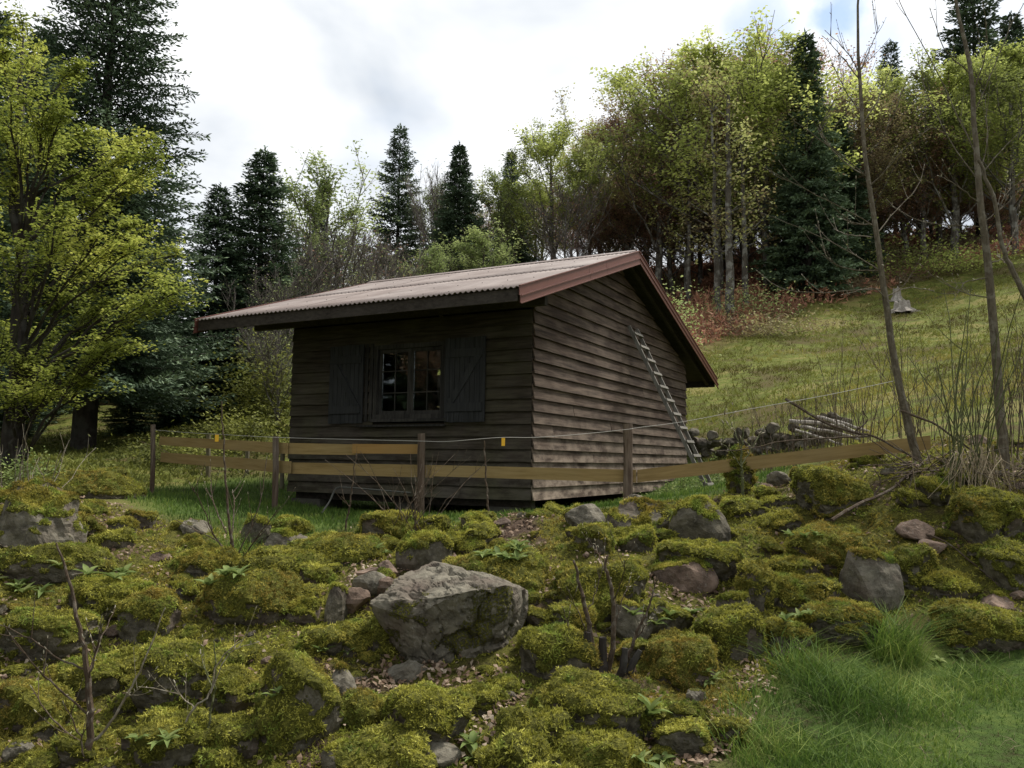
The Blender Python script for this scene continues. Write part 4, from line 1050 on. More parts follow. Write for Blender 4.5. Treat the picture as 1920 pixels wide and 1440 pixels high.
# shutters, opened flat against the wall
def shutter(s0, s1, flip):
    z0, z1 = WIN_Z0 - .06, WIN_Z1 + .02
    org = C(-.075, -(s0 + s1) / 2, z0)
    b = MB([M['shutter']])
    np_ = 8; w = (s1 - s0) / np_
    first = None
    sh = cpart('shutter', lambda b: b.box(C(-.062, -s0 - .02, z0 + .02), GV * .006, -NV * (s1 - s0 - .04), KV * (z1 - z0 - .04)), M['shutter'])
    for i in range(np_):
        cpart('plank', lambda b: b.box(C(-.085, -(s0 + i * w) - .003, z0 + rs.normal(0, .003)), GV * .022, -NV * (w - .006), KV * (z1 - z0)), M['shutter'], sh)
    for zz in (z0 + .14, z1 - .26):
        cpart('batten', lambda b: b.box(C(-.107, -s0 - .03, zz), GV * .020, -NV * (s1 - s0 - .06), KV * .11), M['shutter'], sh)
    a, c_ = (s1 - .10, s0 + .10) if not flip else (s0 + .10, s1 - .10)
    def brace(b):
        za, zb = z0 + .252, z1 - .262
        hw = .055
        b.hexa(np.array([C(-.107, -a + hw, za), C(-.107, -a - hw, za), C(-.087, -a - hw, za), C(-.087, -a + hw, za),
                         C(-.107, -c_ + hw, zb), C(-.107, -c_ - hw, zb), C(-.087, -c_ - hw, zb), C(-.087, -c_ + hw, zb)]))
    cpart('brace', brace, M['shutter'], sh)
    return sh
shutter(.66, 1.28, False)
shutter(2.66, 3.28, True)

# ------------------------------------------------------------------ ladder
def ladder():
    t0 = 3.28; w = .38
    zb = Hs(*C(t0 + .15, 1.25, 0)[:2])
    foot = P(1316, 926, C(t0, 1.25, 0)[1]); 
    topc = C(t0, .06, 3.12)
    ft = C(t0 + .05, 1.34, 0); ft[2] = Hs(ft[0], ft[1]) - .05
    root = tag(empty('ladder', ft), 'grey wooden ladder leaning against the gable wall of the cabin', 'ladder')
    ax = unit(topc - ft); L = np.linalg.norm(topc - ft); side = GV
    outw = unit(np.cross(ax, side)); outw = outw if outw @ NV > 0 else -outw
    for q in (0, 1):
        b = MB([M['ladder']]); b.box(ft + side * (q * w) - outw * .02, side * .034, outw * .055, ax * L); part('stile', b, root)
    n = 12
    for i in range(n):
        b = MB([M['ladder']]); o = ft + ax * (.12 + i * (L - .30) / (n - 1)) + outw * .0355 + side * .005
        b.box(o, side * (w + .018), outw * .022, ax * .045); part('rung', b, root)
ladder()

# ------------------------------------------------------------------ fence
POSTS = [(285, 796, 925, .065, 11.3), (515, 818, 957, .075, 9.75), (788, 813, 967, .085, 9.1), (1177, 795, 938, .10, 8.6)]
fence = tag(empty('wooden_fence', P(788, 967, 9.1)), 'rail fence with round posts and yellow brown boards in front of the cabin', 'fence')
for i, (px, y0, y1, dm, d) in enumerate(POSTS):
    a, c = P(px, y1 + 6, d), P(px + (2 if i < 3 else 0), y0, d); a[2] = min(a[2], Hs(a[0], a[1]) - .05)
    b = MB([M['fence_post']]); r_ = dm / 2
    pts = curve([a, a * .5 + c * .5 + [.004, 0, 0], c], 10); pts[1:-1] += rs.normal(0, .0015, pts[1:-1].shape)
    b.tube(pts, r_ * (1 + rs.normal(0, .03, len(pts))), 12); part('post', b, fence, smooth=False)
def rail(a, ya0, ya1, da, c, yc0, yc1, dc, mat='fence_board', back=.06):
    b = MB([M[mat]]); back_v = np.array([0, 1, 0])
    p = [P(a, ya1, da), P(c, yc1, dc), P(c, yc0, dc), P(a, ya0, da)]
    L = np.linalg.norm(p[1] - p[0]); dr = unit(p[1] - p[0]); nn = unit(np.cross(dr, KV)); nn = nn if nn[1] > 0 else -nn
    for q in p: q += nn * back
    # keep the sides plumb
    p[3][:2] = p[0][:2]; p[2][:2] = p[1][:2]
    b.hexa(np.array([p[0], p[1], p[1] + nn * .024, p[0] + nn * .024, p[3], p[2], p[2] + nn * .024, p[3] + nn * .024]))
    o = part('rail_board', b, fence)
    an = math.atan2(dr[1], dr[0]); el = math.asin(dr[2])
    Rm = (Matrix.Rotation(an, 3, 'Z') @ Matrix.Rotation(-el, 3, 'Y'))
    o.data.transform(Rm.inverted().to_4x4()); o.rotation_euler = Rm.to_euler()
    return o
rail(291, 818, 834, 11.3, 529, 830, 851, 9.7)
rail(293, 848, 866, 11.28, 535, 865, 888, 9.68)
rail(529, 830, 851, 9.72, 662, 833, 853, 9.42, back=.09)
rail(655, 832, 850, 9.42, 786, 833, 851, 9.12, 'fence_board_new', back=.062)
rail(536, 867, 888, 9.72, 804, 872, 896, 9.05, back=.088)
rail(806, 872, 893, 9.05, 1192, 881, 905, 8.57)
rail(1192, 881, 905, 8.57, 1748, 816, 842, 7.62, back=.088)
# far posts behind
for (px, y0, y1, d, lb) in [(390, 815, 925, 14.2, 'left of three thin pale posts behind the front fence'), (463, 832, 928, 14.8, 'middle of three thin pale posts behind the front fence'), (529, 840, 930, 13.6, 'thin pale post nearest the cabin behind the front fence')]:
    a, c = P(px - 1, y1, d), P(px + 1, y0, d); a[2] = Hs(a[0], a[1]) - .1
    b = MB([M['post_pale']]); b.tube([a, (a + c) / 2, c], .038, 10); top('fence_post', b, lb, 'post')
# cord with yellow tags
WPTS = [(288, 806, 11.3), (350, 811, 10.9), (420, 815, 10.4), (515, 820, 9.7), (660, 824, 9.4), (788, 827, 9.05), (835, 828, 9.0), (900, 823, 8.9), (945, 820, 8.8), (1010, 820, 8.75), (1100, 813, 8.65), (1177, 805, 8.52), (1195, 802, 8.5), (1280, 791, 8.35), (1400, 768, 8.1), (1550, 741, 7.8), (1682, 713, 7.55)]
b = MB([M['wire']]); b.tube(curve([P(*w) for w in WPTS], 60), .0028, 4)
wire = part('cord', b, fence)
for (px, py, d, h) in [(407, 815, 10.45, 13), (944, 821, 8.78, 15)]:
    a = P(px, py, d); s = d / F_PX
    b = MB([M['tag']]); x_ = np.array([1, .15, 0]); b.box(a - x_ * 3.5 * s - KV * h * s, x_ * 6.5 * s, np.array([0, .006, 0]), KV * h * s)
    part('yellow_tag', b, wire)
# bent pipe under the cabin edge
b = MB([M['pipe']]); b.tube(curve([P(603, 962, 9.3), P(618, 940, 9.5), P(630, 916, 9.8), P(650, 914, 9.9), P(700, 918, 9.9), P(770, 924, 9.8)], 24), .011, 6)
top('bent_pipe', b, 'thin bent metal pipe standing in the grass before the cabin base', 'pipe')

# ------------------------------------------------------------------ dry stone wall, logs, stumps
dw = tag(empty('dry_stone_wall', P(1450, 850, 15)), 'low grey dry stone wall at the foot of the meadow behind the cabin', 'wall')
wv = []
for v in range(8):
    V, Fc, m_, _ = rock_geo(500 + v, (.20, .15, .12), .2, sub=3, facet=1.0, rough=.08, under=0, ntuft=0)
    wv.append(mesh('wall_stone', V, [Fc], M['rock_grey' if v % 3 else 'rock'], attrs={'moss': m_}))
path = curve([P(1240, 845, 18.5), P(1290, 845, 17.2), P(1400, 845, 15.4), P(1500, 838, 14.2), P(1590, 828, 13.3)], 60)
ln = np.concatenate([[0], np.cumsum(np.linalg.norm(np.diff(path[:, :2], axis=0), axis=1))])
rs = np.random.default_rng(8)
for row in range(3):
    s = rs.uniform(0, .2)
    while s < ln[-1]:
        sc = rs.uniform(.6, 1.05)
        x = np.interp(s, ln, path[:, 0]); y = np.interp(s, ln, path[:, 1])
        zt = Hs(x, y) + .08 + row * .16
        if row < 2 or rs.uniform() < .6:
            o = link('stone', wv[rs.integers(0, 8)], dw, np.array([x, y + rs.normal(0, .05), zt + rs.normal(0, .02)]) - ORIG[dw.name])
            o.scale = (sc, sc, rs.uniform(.8, 1.15)); o.rotation_euler = (rs.normal(0, .1), rs.normal(0, .12), rs.uniform(0, 6.28))
        s += .30 * sc
lp = tag(empty('log_pile', P(1560, 815, 12.6)), 'bleached dead logs lying on the end of the dry stone wall', 'logs')
for a in [((1480, 790), (1560, 798), (1640, 830), 12.6, .06), ((1500, 800), (1580, 815), (1650, 838), 12.5, .05), ((1530, 782), (1600, 800), (1670, 828), 12.8, .055), ((1490, 806), (1545, 822), (1600, 842), 12.3, .04), ((1560, 790), (1610, 812), (1700, 850), 12.4, .045)]:
    b = MB([M['log']]); p = curve([P(*a[0], a[3]), P(*a[1], a[3] - .1), P(*a[2], a[3] - .2)], 10, .006, rs)
    b.tube(p, .58 * a[4] * np.linspace(1, .65, len(p)), 8); part('log', b, lp)
def stump(px, py, d, r, h, label, mat='log', roots=7):
    c = P(px, py, d); z = Hs(c[0], c[1])
    b = MB([M[mat]]); n = 18; a = np.arange(n) * 2 * PI / n
    lob = 1 + .18 * np.sin(a * roots) + rs.normal(0, .05, n)
    V = []; lv = [(1.9, -.1), (1.35, .12), (1.0, .4), (.92, .8), (.85, 1.0)]
    for k_, (rr, zz) in enumerate(lv):
        q = 1 + (lob - 1) * (2.2 if k_ < 2 else 1)
        V.append(np.stack([c[0] + r * rr * q * np.cos(a), c[1] + r * rr * q * np.sin(a), z + h * zz * (1 + (rs.normal(0, .08, n) if k_ == 4 else np.zeros(n)))], -1))
    V = np.vstack(V + [np.array([[c[0], c[1], z + h * .85]])])
    i = np.arange(4)[:, None] * n + np.arange(n)[None]; i2 = np.arange(4)[:, None] * n + (np.arange(n)[None] + 1) % n
    e = np.arange(n); b.add(V, [np.stack([i, i2, i2 + n, i + n], -1).reshape(-1, 4), np.stack([e + 4 * n, (e + 1) % n + 4 * n, np.full(n, 5 * n)], -1)])
    return top('tree_stump', b, label, 'stump')
stump(1692, 585, 36, .30, .5, 'wide grey torn stump on the upper meadow')
stump(1682, 556, 39, .17, .6, 'narrow pale stump standing behind the wide torn one')
# mossy stump by the ladder
c = P(1388, 930, 8.4)
for q, (dx, dz, dm, ms) in enumerate([(0, 0, (.13, .13, .30), .95)]):
    z = Hs(c[0], c[1])
    rock_obj('mossy_stump', 880, dm, ms, (c[0] + dx, c[1], z + .16 + dz), 'upright stump wrapped in brown green moss right of the ladder foot', cat='stump', facet=.3, rough=.22, ntuft=2600, sub=5, tuft=.024)
# ------------------------------------------------------------------ trees
def bez(a, b, c, n):
    t = np.linspace(0, 1, n)[:, None]
    return (1 - t) ** 2 * a + 2 * t * (1 - t) * b + t * t * c
def leaf_cards(pts, size, r, k=1, flat=.5, asp=.6):
    n = len(pts) * k; p = np.repeat(pts, k, 0)
    s = size * r.uniform(.6, 1.3, n)[:, None]
    nn = unit(np.stack([r.normal(0, 1, n) * (1 - flat * .5), r.normal(0, 1, n) * (1 - flat * .5), np.abs(r.normal(0, 1, n)) + flat], -1))
    a = unit(np.cross(nn, r.normal(size=(n, 3)))); c = np.cross(nn, a)
    V = np.stack([p - a * s, p - c * s * asp, p + a * s, p + c * s * asp], 1).reshape(-1, 3)
    i = np.arange(n)[:, None] * 4
    return V, i + np.array([[0, 1, 2, 3]])
def decid(seed, Ht, cr, c0, leaf='leaf_beech', bark_='bark_grey', nleaf=15000, lsize=.12, nl=18, up=.55, twig='twig_grey', twigr=.012, trunk_r=.19, nsub=8, ntw=5, lean=0.):
    """broadleaf tree of height Ht, crown radius cr starting at c0*Ht; returns (trunk mesh, crown mesh)"""
    r = np.random.default_rng(seed)
    tb = MB([M[bark_]]); cb = MB([M[leaf], M[twig]])
    n = 12; zz = np.linspace(-.4, Ht * .86, n)
    tr = np.stack([lean * zz + np.cumsum(r.normal(0, .06, n)), np.cumsum(r.normal(0, .06, n)), zz], -1)
    rad = trunk_r * np.clip(1 - zz / Ht, .08, 1) ** .8; rad[0] *= 1.3
    tb.tube(tr, rad, 8)
    tw = []
    for i in range(nl):
        f = (i + r.uniform(.1, .9)) / nl
        z0 = Ht * (c0 * .75 + (.80 - c0 * .75) * f)
        s0 = np.array([np.interp(z0, zz, tr[:, 0]), np.interp(z0, zz, tr[:, 1]), z0])
        az = i * 2.4 + r.uniform(-.5, .5)
        prof = math.sin(PI * min(1, .22 + .78 * f) ** .9) ** .6 if f < .95 else .3
        zt = z0 + (Ht - z0) * r.uniform(.25, .75) * up * 1.6
        zt = min(zt, Ht * .98)
        rr = cr * prof * r.uniform(.65, 1.08)
        e_ = np.array([s0[0] + rr * math.cos(az), s0[1] + rr * math.sin(az), zt])
        mid = s0 * .45 + e_ * .55; mid[2] = s0[2] * .6 + e_[2] * .4 - .1
        L = bez(s0, mid, e_, 9); L[1:-1] += r.normal(0, .05, (7, 3))
        tb.tube(L, np.linspace(max(.03, .38 * np.interp(z0, zz, rad)), .014, 9), 5, cap=False)
        ll = np.linalg.norm(e_ - s0)
        for j in range(nsub):
            t = .28 + .72 * (j + r.uniform(0, 1)) / nsub
            q = L[min(8, int(t * 8))]
            d = unit(unit(e_ - s0) * .7 + unit(r.normal(size=3)) * .75 + np.array([0, 0, .35 * up * 2]))
            sl = (ll * .28 + Ht * .045) * r.uniform(.6, 1.1) * (1.25 - .5 * t)
            S = bez(q, q + d * sl * .5 + [0, 0, -.05], q + d * sl + [0, 0, sl * .2 * up], 5)
            cb.tube(S, np.linspace(twigr * 1.6, twigr * .7, 5), 3, m=1, cap=False)
            for k in range(ntw):
                u = r.uniform(.2, 1); w = S[int(u * 4)]
                dd = unit(d * .8 + unit(r.normal(size=3)) * .7 + [0, 0, .3 * up]); l3 = sl * r.uniform(.3, .55)
                Tw = np.array([w, w + dd * l3 * .5 + [0, 0, .03], w + dd * l3])
                cb.tube(Tw, [twigr * .7, twigr * .5, twigr * .3], 3, m=1, cap=False)
                tw.append((w, dd * l3))
    tw0 = np.array([a for a, _ in tw]); tw1 = np.array([b_ for _, b_ in tw])
    if nleaf:
        k = r.integers(0, len(tw0), nleaf)
        pts = tw0[k] + tw1[k] * r.uniform(.1, 1.15, nleaf)[:, None] + r.normal(0, .15, (nleaf, 3))
        V, Q_ = leaf_cards(pts, lsize, r, 1, .6)
        t = np.clip(.5 + .5 * fbm(pts / 1.3 + seed, 3, seed) + r.normal(0, .16, nleaf), 0, 1)
        cb.add(V, Q_, 0, np.repeat(t, 4))
    return tb.mesh('trunk'), cb.mesh('crown')
def conifer(seed, Ht, Rm, c0=.04, whorl=.38, nb=7, spray=.30, sw=.10, dens=1.0, droop=.25, gaps=.0, mat='needle', trunk_r=.2, bark_='bark_dark', prof=.75, tipup=.15, bstep=.28):
    r = np.random.default_rng(seed)
    tb = MB([M[bark_]]); cb = MB([M[mat], M[bark_]])
    zz = np.linspace(-.4, Ht, 14); tr = np.stack([np.cumsum(r.normal(0, .02, 14)), np.cumsum(r.normal(0, .02, 14)), zz], -1)
    tb.tube(tr, trunk_r * np.clip(1 - zz / Ht, .03, 1) ** .9, 8)
    SP_, SD_, SL_, TN_ = [], [], [], []
    z = Ht * c0; i = 0
    while z < Ht - .15:
        f = z / Ht
        Rz = Rm * (1 - f) ** prof * (1 if f > .12 else .75 + 2 * f)
        for b_ in range(nb):
            if r.uniform() < gaps: continue
            az = b_ * 2 * PI / nb + i * .7 + r.uniform(-.35, .35)
            L = Rz * r.uniform(.6, 1.12) + .12
            s0 = np.array([np.interp(z, zz, tr[:, 0]), np.interp(z, zz, tr[:, 1]), z + r.uniform(-.12, .12)])
            h = np.array([math.cos(az), math.sin(az), 0])
            rise = .55 * (f ** 2) + .02
            B = bez(s0, s0 + h * L * .55 + [0, 0, L * (rise - droop * .3)], s0 + h * L + [0, 0, L * (rise - droop + tipup)], 7)
            if L > .6: cb.tube(B, np.linspace(.018 + L * .006, .006, 7), 3, m=1, cap=False)
            side = np.array([-h[1], h[0], 0])
            nst = max(2, int(L / bstep))
            for j in range(nst):
                t = (j + .7) / nst
                if t < .12: continue
                q = B[0] * (1 - t) ** 2 + 0; kk = t * 6; a_ = int(min(5, kk)); q = B[a_] + (B[a_ + 1] - B[a_]) * (kk - a_)
                sl = L * .42 * (1.05 - t) * r.uniform(.7, 1.15) + spray * .6
                for sg in (-1, 1, 0):
                    d = unit(h * (.75 if sg else 1) + side * sg * r.uniform(.5, 1.0) + [0, 0, r.uniform(-.25, .12)])
                    l2 = sl if sg else spray
                    m_ = max(1, int(l2 / (spray * .55) * dens))
                    u = (np.arange(m_) + r.uniform(0, 1, m_)) / m_
                    P_ = q + d * (u * l2)[:, None] + [0, 0, -.06] * (u ** 2)[:, None] * l2 * 2
                    SP_.append(P_); SD_.append(np.tile(d, (m_, 1))); SL_.append(np.full(m_, spray)); TN_.append(np.full(m_, .25 + .6 * t))
        z += whorl * r.uniform(.8, 1.2) * (1 if f < .8 else .7); i += 1
    for q_ in np.arange(Ht - 1.1, Ht + .25, .035):
        SP_.append(np.array([[tr[-1, 0], tr[-1, 1], q_]])); SD_.append(unit(np.array([[r.normal() * .5 * (Ht + .3 - q_), r.normal() * .5 * (Ht + .3 - q_), .9]]))); SL_.append(np.array([spray])); TN_.append(np.array([.6]))
    SPt = np.vstack(SP_); SDt = np.vstack(SD_); TN = np.concatenate(TN_); n = len(SPt)
    d = unit(SDt + unit(r.normal(size=(n, 3))) * .65); d[:, 2] += .05
    L = spray * r.uniform(.6, 1.2, n)[:, None]
    s = unit(np.cross(d, r.normal(size=(n, 3)) * .6 + [0, 0, 1])); w = sw * r.uniform(.6, 1.2, n)[:, None]
    V = np.stack([SPt, SPt + d * L * .5 + s * w * .5, SPt + d * L, SPt + d * L * .5 - s * w * .5], 1).reshape(-1, 3)
    ix = np.arange(n)[:, None] * 4
    t = np.clip(TN * .7 + .3 * fbm(SPt / 1.2, 2, seed) + r.normal(0, .15, n), 0, 1)
    cb.add(V, ix + np.array([[0, 1, 2, 3]]), 0, np.repeat(t, 4))
    return tb.mesh('trunk'), cb.mesh('crown')
def plant_tree(name, meshes, Ht0, px, d, top_y, label, cat='tree', group=None, sx=1., rot=None, ground_y=None):
    b_ = P(px, 700, d); z = Hs(b_[0], b_[1])
    tz = P(px, top_y, d)[2]
    s = (tz - z) / Ht0
    o = link(name, None, None, (b_[0], b_[1], z)); ORIG[o.name] = np.array([b_[0], b_[1], z])
    sx *= 1.15 if cat == 'tree' else 1; o.scale = (s * sx, s * sx, s); o.rotation_euler = (0, 0, random.uniform(0, 6.28) if rot is None else rot)
    tag(o, label, cat, group)
    for nm, m in zip(('trunk', 'crown'), meshes):
        link(nm, m, o)
    return o
T_ = {}
T_['green_a'] = (decid(1, 14, 4.6, .20, 'leaf_beech', nleaf=26000, lsize=.075, nl=26, nsub=9), 14)
T_['green_b'] = (decid(2, 14, 3.9, .16, 'leaf_beech', nleaf=23000, lsize=.075, up=.65, nl=26), 14)
T_['mixed_a'] = (decid(3, 14, 4.8, .18, 'leaf_mixed', nleaf=19000, lsize=.072, twig='twig_copper', nl=26, nsub=9), 14)
T_['mixed_b'] = (decid(4, 14, 4.0, .14, 'leaf_mixed', nleaf=16000, lsize=.072, twig='twig_copper', up=.65, nl=26), 14)
T_['copper_a'] = (decid(5, 14, 4.2, .14, 'leaf_copper', nleaf=15000, lsize=.065, twig='twig_copper', nl=26, nsub=9, ntw=6), 14)
T_['copper_b'] = (decid(6, 14, 4.6, .18, 'leaf_copper', nleaf=14000, lsize=.065, twig='twig_copper', nl=26, nsub=9, ntw=6, up=.65), 14)
T_['pale'] = (decid(7, 11, 2.3, .15, 'leaf_pale', nleaf=9000, lsize=.075, up=.9, trunk_r=.12), 11)
T_['bare'] = (decid(8, 9, 2.8, .12, 'leaf_copper', nleaf=500, lsize=.05, nl=20, nsub=11, ntw=9, twigr=.009, trunk_r=.10, up=.75), 9)
T_['bare_b'] = (decid(9, 9, 2.4, .08, 'leaf_pale', nleaf=900, lsize=.05, nl=20, nsub=11, ntw=9, twigr=.009, trunk_r=.09, up=.85), 9)
T_['fir_a'] = (conifer(21, 15, 3.5, spray=.27, sw=.115, whorl=.33, nb=8, dens=2.6, bstep=.20, prof=.95), 15)
T_['fir_b'] = (conifer(22, 15, 3.0, spray=.28, sw=.12, whorl=.36, gaps=.12, nb=8, prof=.8, dens=2.6, bstep=.20), 15)
T_['fir_open'] = (conifer(23, 16, 3.2, c0=.14, whorl=.42, nb=7, gaps=.2, spray=.27, sw=.11, droop=.1, tipup=.25, prof=.8, dens=2.6, bstep=.2), 16)
T_['fir_mid'] = (conifer(24, 14, 3.1, c0=.01, whorl=.27, nb=9, spray=.20, sw=.09, dens=1.9, mat='needle_near', prof=.78, bstep=.19), 14)
# conifers
plant_tree('fir_tree', T_['fir_open'][0], 16, 737, 47, 238, 'tall dark fir with ragged open crown, left of the two behind the roof', 'fir', sx=1.15, rot=2.2)
plant_tree('fir_tree', T_['fir_a'][0], 15, 855, 43, 270, 'dense pointed fir behind the middle of the cabin roof', 'fir', sx=1.15, rot=.3)
plant_tree('fir_tree', T_['fir_a'][0], 15, 955, 56, 285, 'fir tip standing behind the light green beech right of the pointed fir', 'fir')
plant_tree('fir_tree', T_['fir_mid'][0], 14, 478, 25, 284, 'bushy dark fir beside the left end of the roof', 'fir', sx=1.35, rot=1.1)
plant_tree('fir_tree', T_['fir_mid'][0], 14, 395, 24, 350, 'shorter dark fir squeezed between the big fir and the bushy one', 'fir', sx=1.3, rot=2.5)
plant_tree('fir_tree', T_['fir_a'][0], 15, 590, 40, 352, 'fir half hidden behind the pale green tree left of the cabin', 'fir', sx=.8)
plant_tree('fir_tree', T_['fir_b'][0], 15, 1522, 41, 68, 'tall dark fir standing among the beeches on the right slope', 'fir', sx=.95, rot=.4)
plant_tree('fir_tree', T_['fir_b'][0], 15, 1585, 44, 215, 'dark fir behind the thin sapling on the right slope', 'fir', sx=1.2)
plant_tree('fir_tree', T_['fir_open'][0], 16, 1688, 60, 82, 'fir top rising above the beech crowns right of the middle sapling', 'fir')
plant_tree('fir_tree', T_['fir_open'][0], 16, 1850, 52, -60, 'largest fir top at the upper right corner', 'fir', sx=1.25, rot=1)
plant_tree('fir_tree', T_['fir_b'][0], 15, 1930, 58, 30, 'fir at the right edge behind the largest fir top', 'fir')
# broadleaf wood, front row
for a in [('beech_tree', 'green_a', 1345, 44, 70, 'widest light green beech on the slope above the ridge end', 1.22, 0),
          ('beech_tree', 'green_b', 1440, 43, 75, 'light green beech touching the left side of the tall dark fir', 1.1, 1),
          ('beech_tree', 'mixed_a', 1232, 46, 112, 'brown green beech left of the widest light green one', 1.05, 2),
          ('beech_tree', 'copper_a', 1172, 48, 178, 'copper brown beech above the ridge end of the roof', 1.0, 3),
          ('beech_tree', 'mixed_b', 1105, 50, 225, 'slim brown beech between copper one and light green one behind the roof', .95, 4),
          ('beech_tree', 'green_b', 1030, 44, 222, 'light green beech behind the roof right of the pointed fir', 1.15, 2.5),
          ('beech_tree', 'pale', 938, 46, 330, 'small yellow green tree directly right of the pointed fir', 1.2, 0),
          ('beech_tree', 'mixed_a', 1600, 46, 150, 'brown green beech behind the middle sapling', 1.1, 5),
          ('beech_tree', 'copper_b', 1490, 50, 70, 'copper beech partly hidden by the tall dark fir', 1.0, 1),
          ('beech_tree', 'green_a', 1660, 50, 130, 'light green beech between the two bare saplings', 1.0, 2),
          ('beech_tree', 'copper_a', 1740, 47, 170, 'copper beech with low crown between the two bare saplings', 1.1, 1.4),
          ('beech_tree', 'green_b', 1800, 46, 92, 'yellow green beech behind the right bare sapling', 1.15, 3.3),
          ('beech_tree', 'green_a', 1910, 44, 80, 'bright green beech at the right edge of the wood', 1.1, .4),
          ('beech_tree', 'copper_b', 1890, 50, 300, 'low copper beech at the right edge of the wood', 1.0, 2.2),
          ('beech_tree', 'copper_a', 1290, 46, 90, 'copper topped beech between the widest green one and the brown green one', .9, 1.7),
          ('beech_tree', 'copper_b', 1395, 47, 66, 'copper beech crown just right of the widest green one', .9, .2),
          ('pale_tree', 'pale', 592, 33, 318, 'pale green young tree left of the cabin roof', 1.15, 1),
          ('pale_tree', 'pale', 800, 48, 355, 'thin pale green tree just left of the pointed fir', 1.1, 2),
          ('bare_tree', 'bare_b', 820, 44, 325, 'sparse whitish tree peeping out left of the pointed fir', .9, 1),
          ('bare_tree', 'bare', 560, 26, 455, 'grey leafless tree above the left part of the roof', 1.3, 0),
          ('bare_tree', 'bare_b', 640, 27, 430, 'grey leafless tree beneath the pale green young tree', 1.3, 1.5),
          ('bare_tree', 'bare', 715, 30, 440, 'purplish leafless tree in front of the ragged fir', 1.2, 2.5),
          ('bare_tree', 'bare', 665, 34, 425, 'leafless grey tree between pale green tree and ragged fir', 1.2, 3.5),
          ('bare_tree', 'bare_b', 510, 22, 520, 'leafless tree overhanging the left end of the roof', 1.2, 4.5),
          ('bare_tree', 'bare', 1070, 42, 330, 'leafless grey tree with pale stems behind the roof ridge', 1.1, 1.1),
          ('pale_tree', 'pale', 790, 34, 470, 'low green tree behind the roof between the two firs', 1.5, 2),
          ('pale_tree', 'pale', 900, 36, 440, 'low green tree behind the roof right of the pointed fir', 1.7, .5),
          ('bare_tree', 'bare_b', 530, 19.5, 610, 'thin leafless bush beside the left wall of the cabin', 1.3, 2.2)]:
    nm, v, px, d, ty, lb, sx, rot = a
    plant_tree(nm, T_[v][0], T_[v][1], px, d, ty, lb, 'tree', sx=sx, rot=rot)
# second row further back
rs = np.random.default_rng(77)
sky_line = [(480, 470), (560, 430), (650, 500), (720, 470), (800, 440), (900, 380), (1000, 330), (1100, 310), (1200, 240), (1300, 180), (1450, 150), (1600, 210), (1750, 240), (1950, 200)]
for i in range(44):
    px = 480 + i * 34 + rs.uniform(-15, 15); d = rs.uniform(54, 68)
    ty = np.interp(px, *zip(*sky_line)) + rs.uniform(0, 60)
    v = rs.choice(['mixed_a', 'copper_a', 'green_b', 'copper_b', 'mixed_b'])
    plant_tree('beech_tree', T_[v][0], T_[v][1], px, d, ty, 'far beech in the back row of the wood seen between nearer trees', 'tree', group='back row of the beech wood', sx=1.05)
for i in range(30):
    px = 1130 + (i % 15) * 56 + rs.uniform(-16, 16); d = rs.uniform(47, 50) if i < 15 else rs.uniform(51, 57)
    b_ = P(px, 700, d); z_ = Hs(b_[0], b_[1])
    if pmask(b_[0:1], b_[1:2], POLY_WOOD, .5)[0] < .5: continue
    v = ['copper_a', 'mixed_b', 'copper_b', 'copper_a', 'green_b'][i % 5]; hh = rs.uniform(4.0, 7.5)
    q_ = np.array([b_[0], b_[1], z_ + hh]) - EYE; ty = 720 - F_PX * (q_ @ CU_) / (q_ @ _f)
    plant_tree('young_beech', T_[v][0], T_[v][1], px, d, ty, 'low young beech filling in beneath the tall beeches on the right slope', 'tree', group='young beeches under the tall ones', sx=1.5)
# wood on the far left behind the big fir
for i, (px, d, ty, v) in enumerate([(40, 30, 60, 'fir_mid'), (-60, 26, 20, 'fir_mid'), (300, 34, 420, 'fir_mid'), (220, 38, 300, 'fir_b'), (430, 36, 470, 'fir_b'), (-150, 22, 200, 'fir_mid'), (130, 34, 420, 'fir_mid'), (20, 25, 430, 'fir_mid'), (250, 21.5, 600, 'fir_mid'), (40, 22, 620, 'fir_mid'), (330, 22.5, 610, 'fir_mid')]):
    plant_tree('fir_tree', T_[v][0], T_[v][1], px, d, ty, 'dark fir in the wood behind the big fir at left', 'fir', group='dark firs behind the big one', sx=1.15)
# the big fir at left
big = conifer(31, 16, 4.3, c0=.10, whorl=.28, nb=8, spray=.165, sw=.066, dens=1.6, droop=.30, tipup=.30, mat='needle_near', trunk_r=.34, prof=.62, bstep=.17)
o = plant_tree('fir_tree', big, 16, 165, 19.5, -150, 'huge dark fir towering at the left behind the lime green tree', 'fir', sx=1.0, rot=.5)

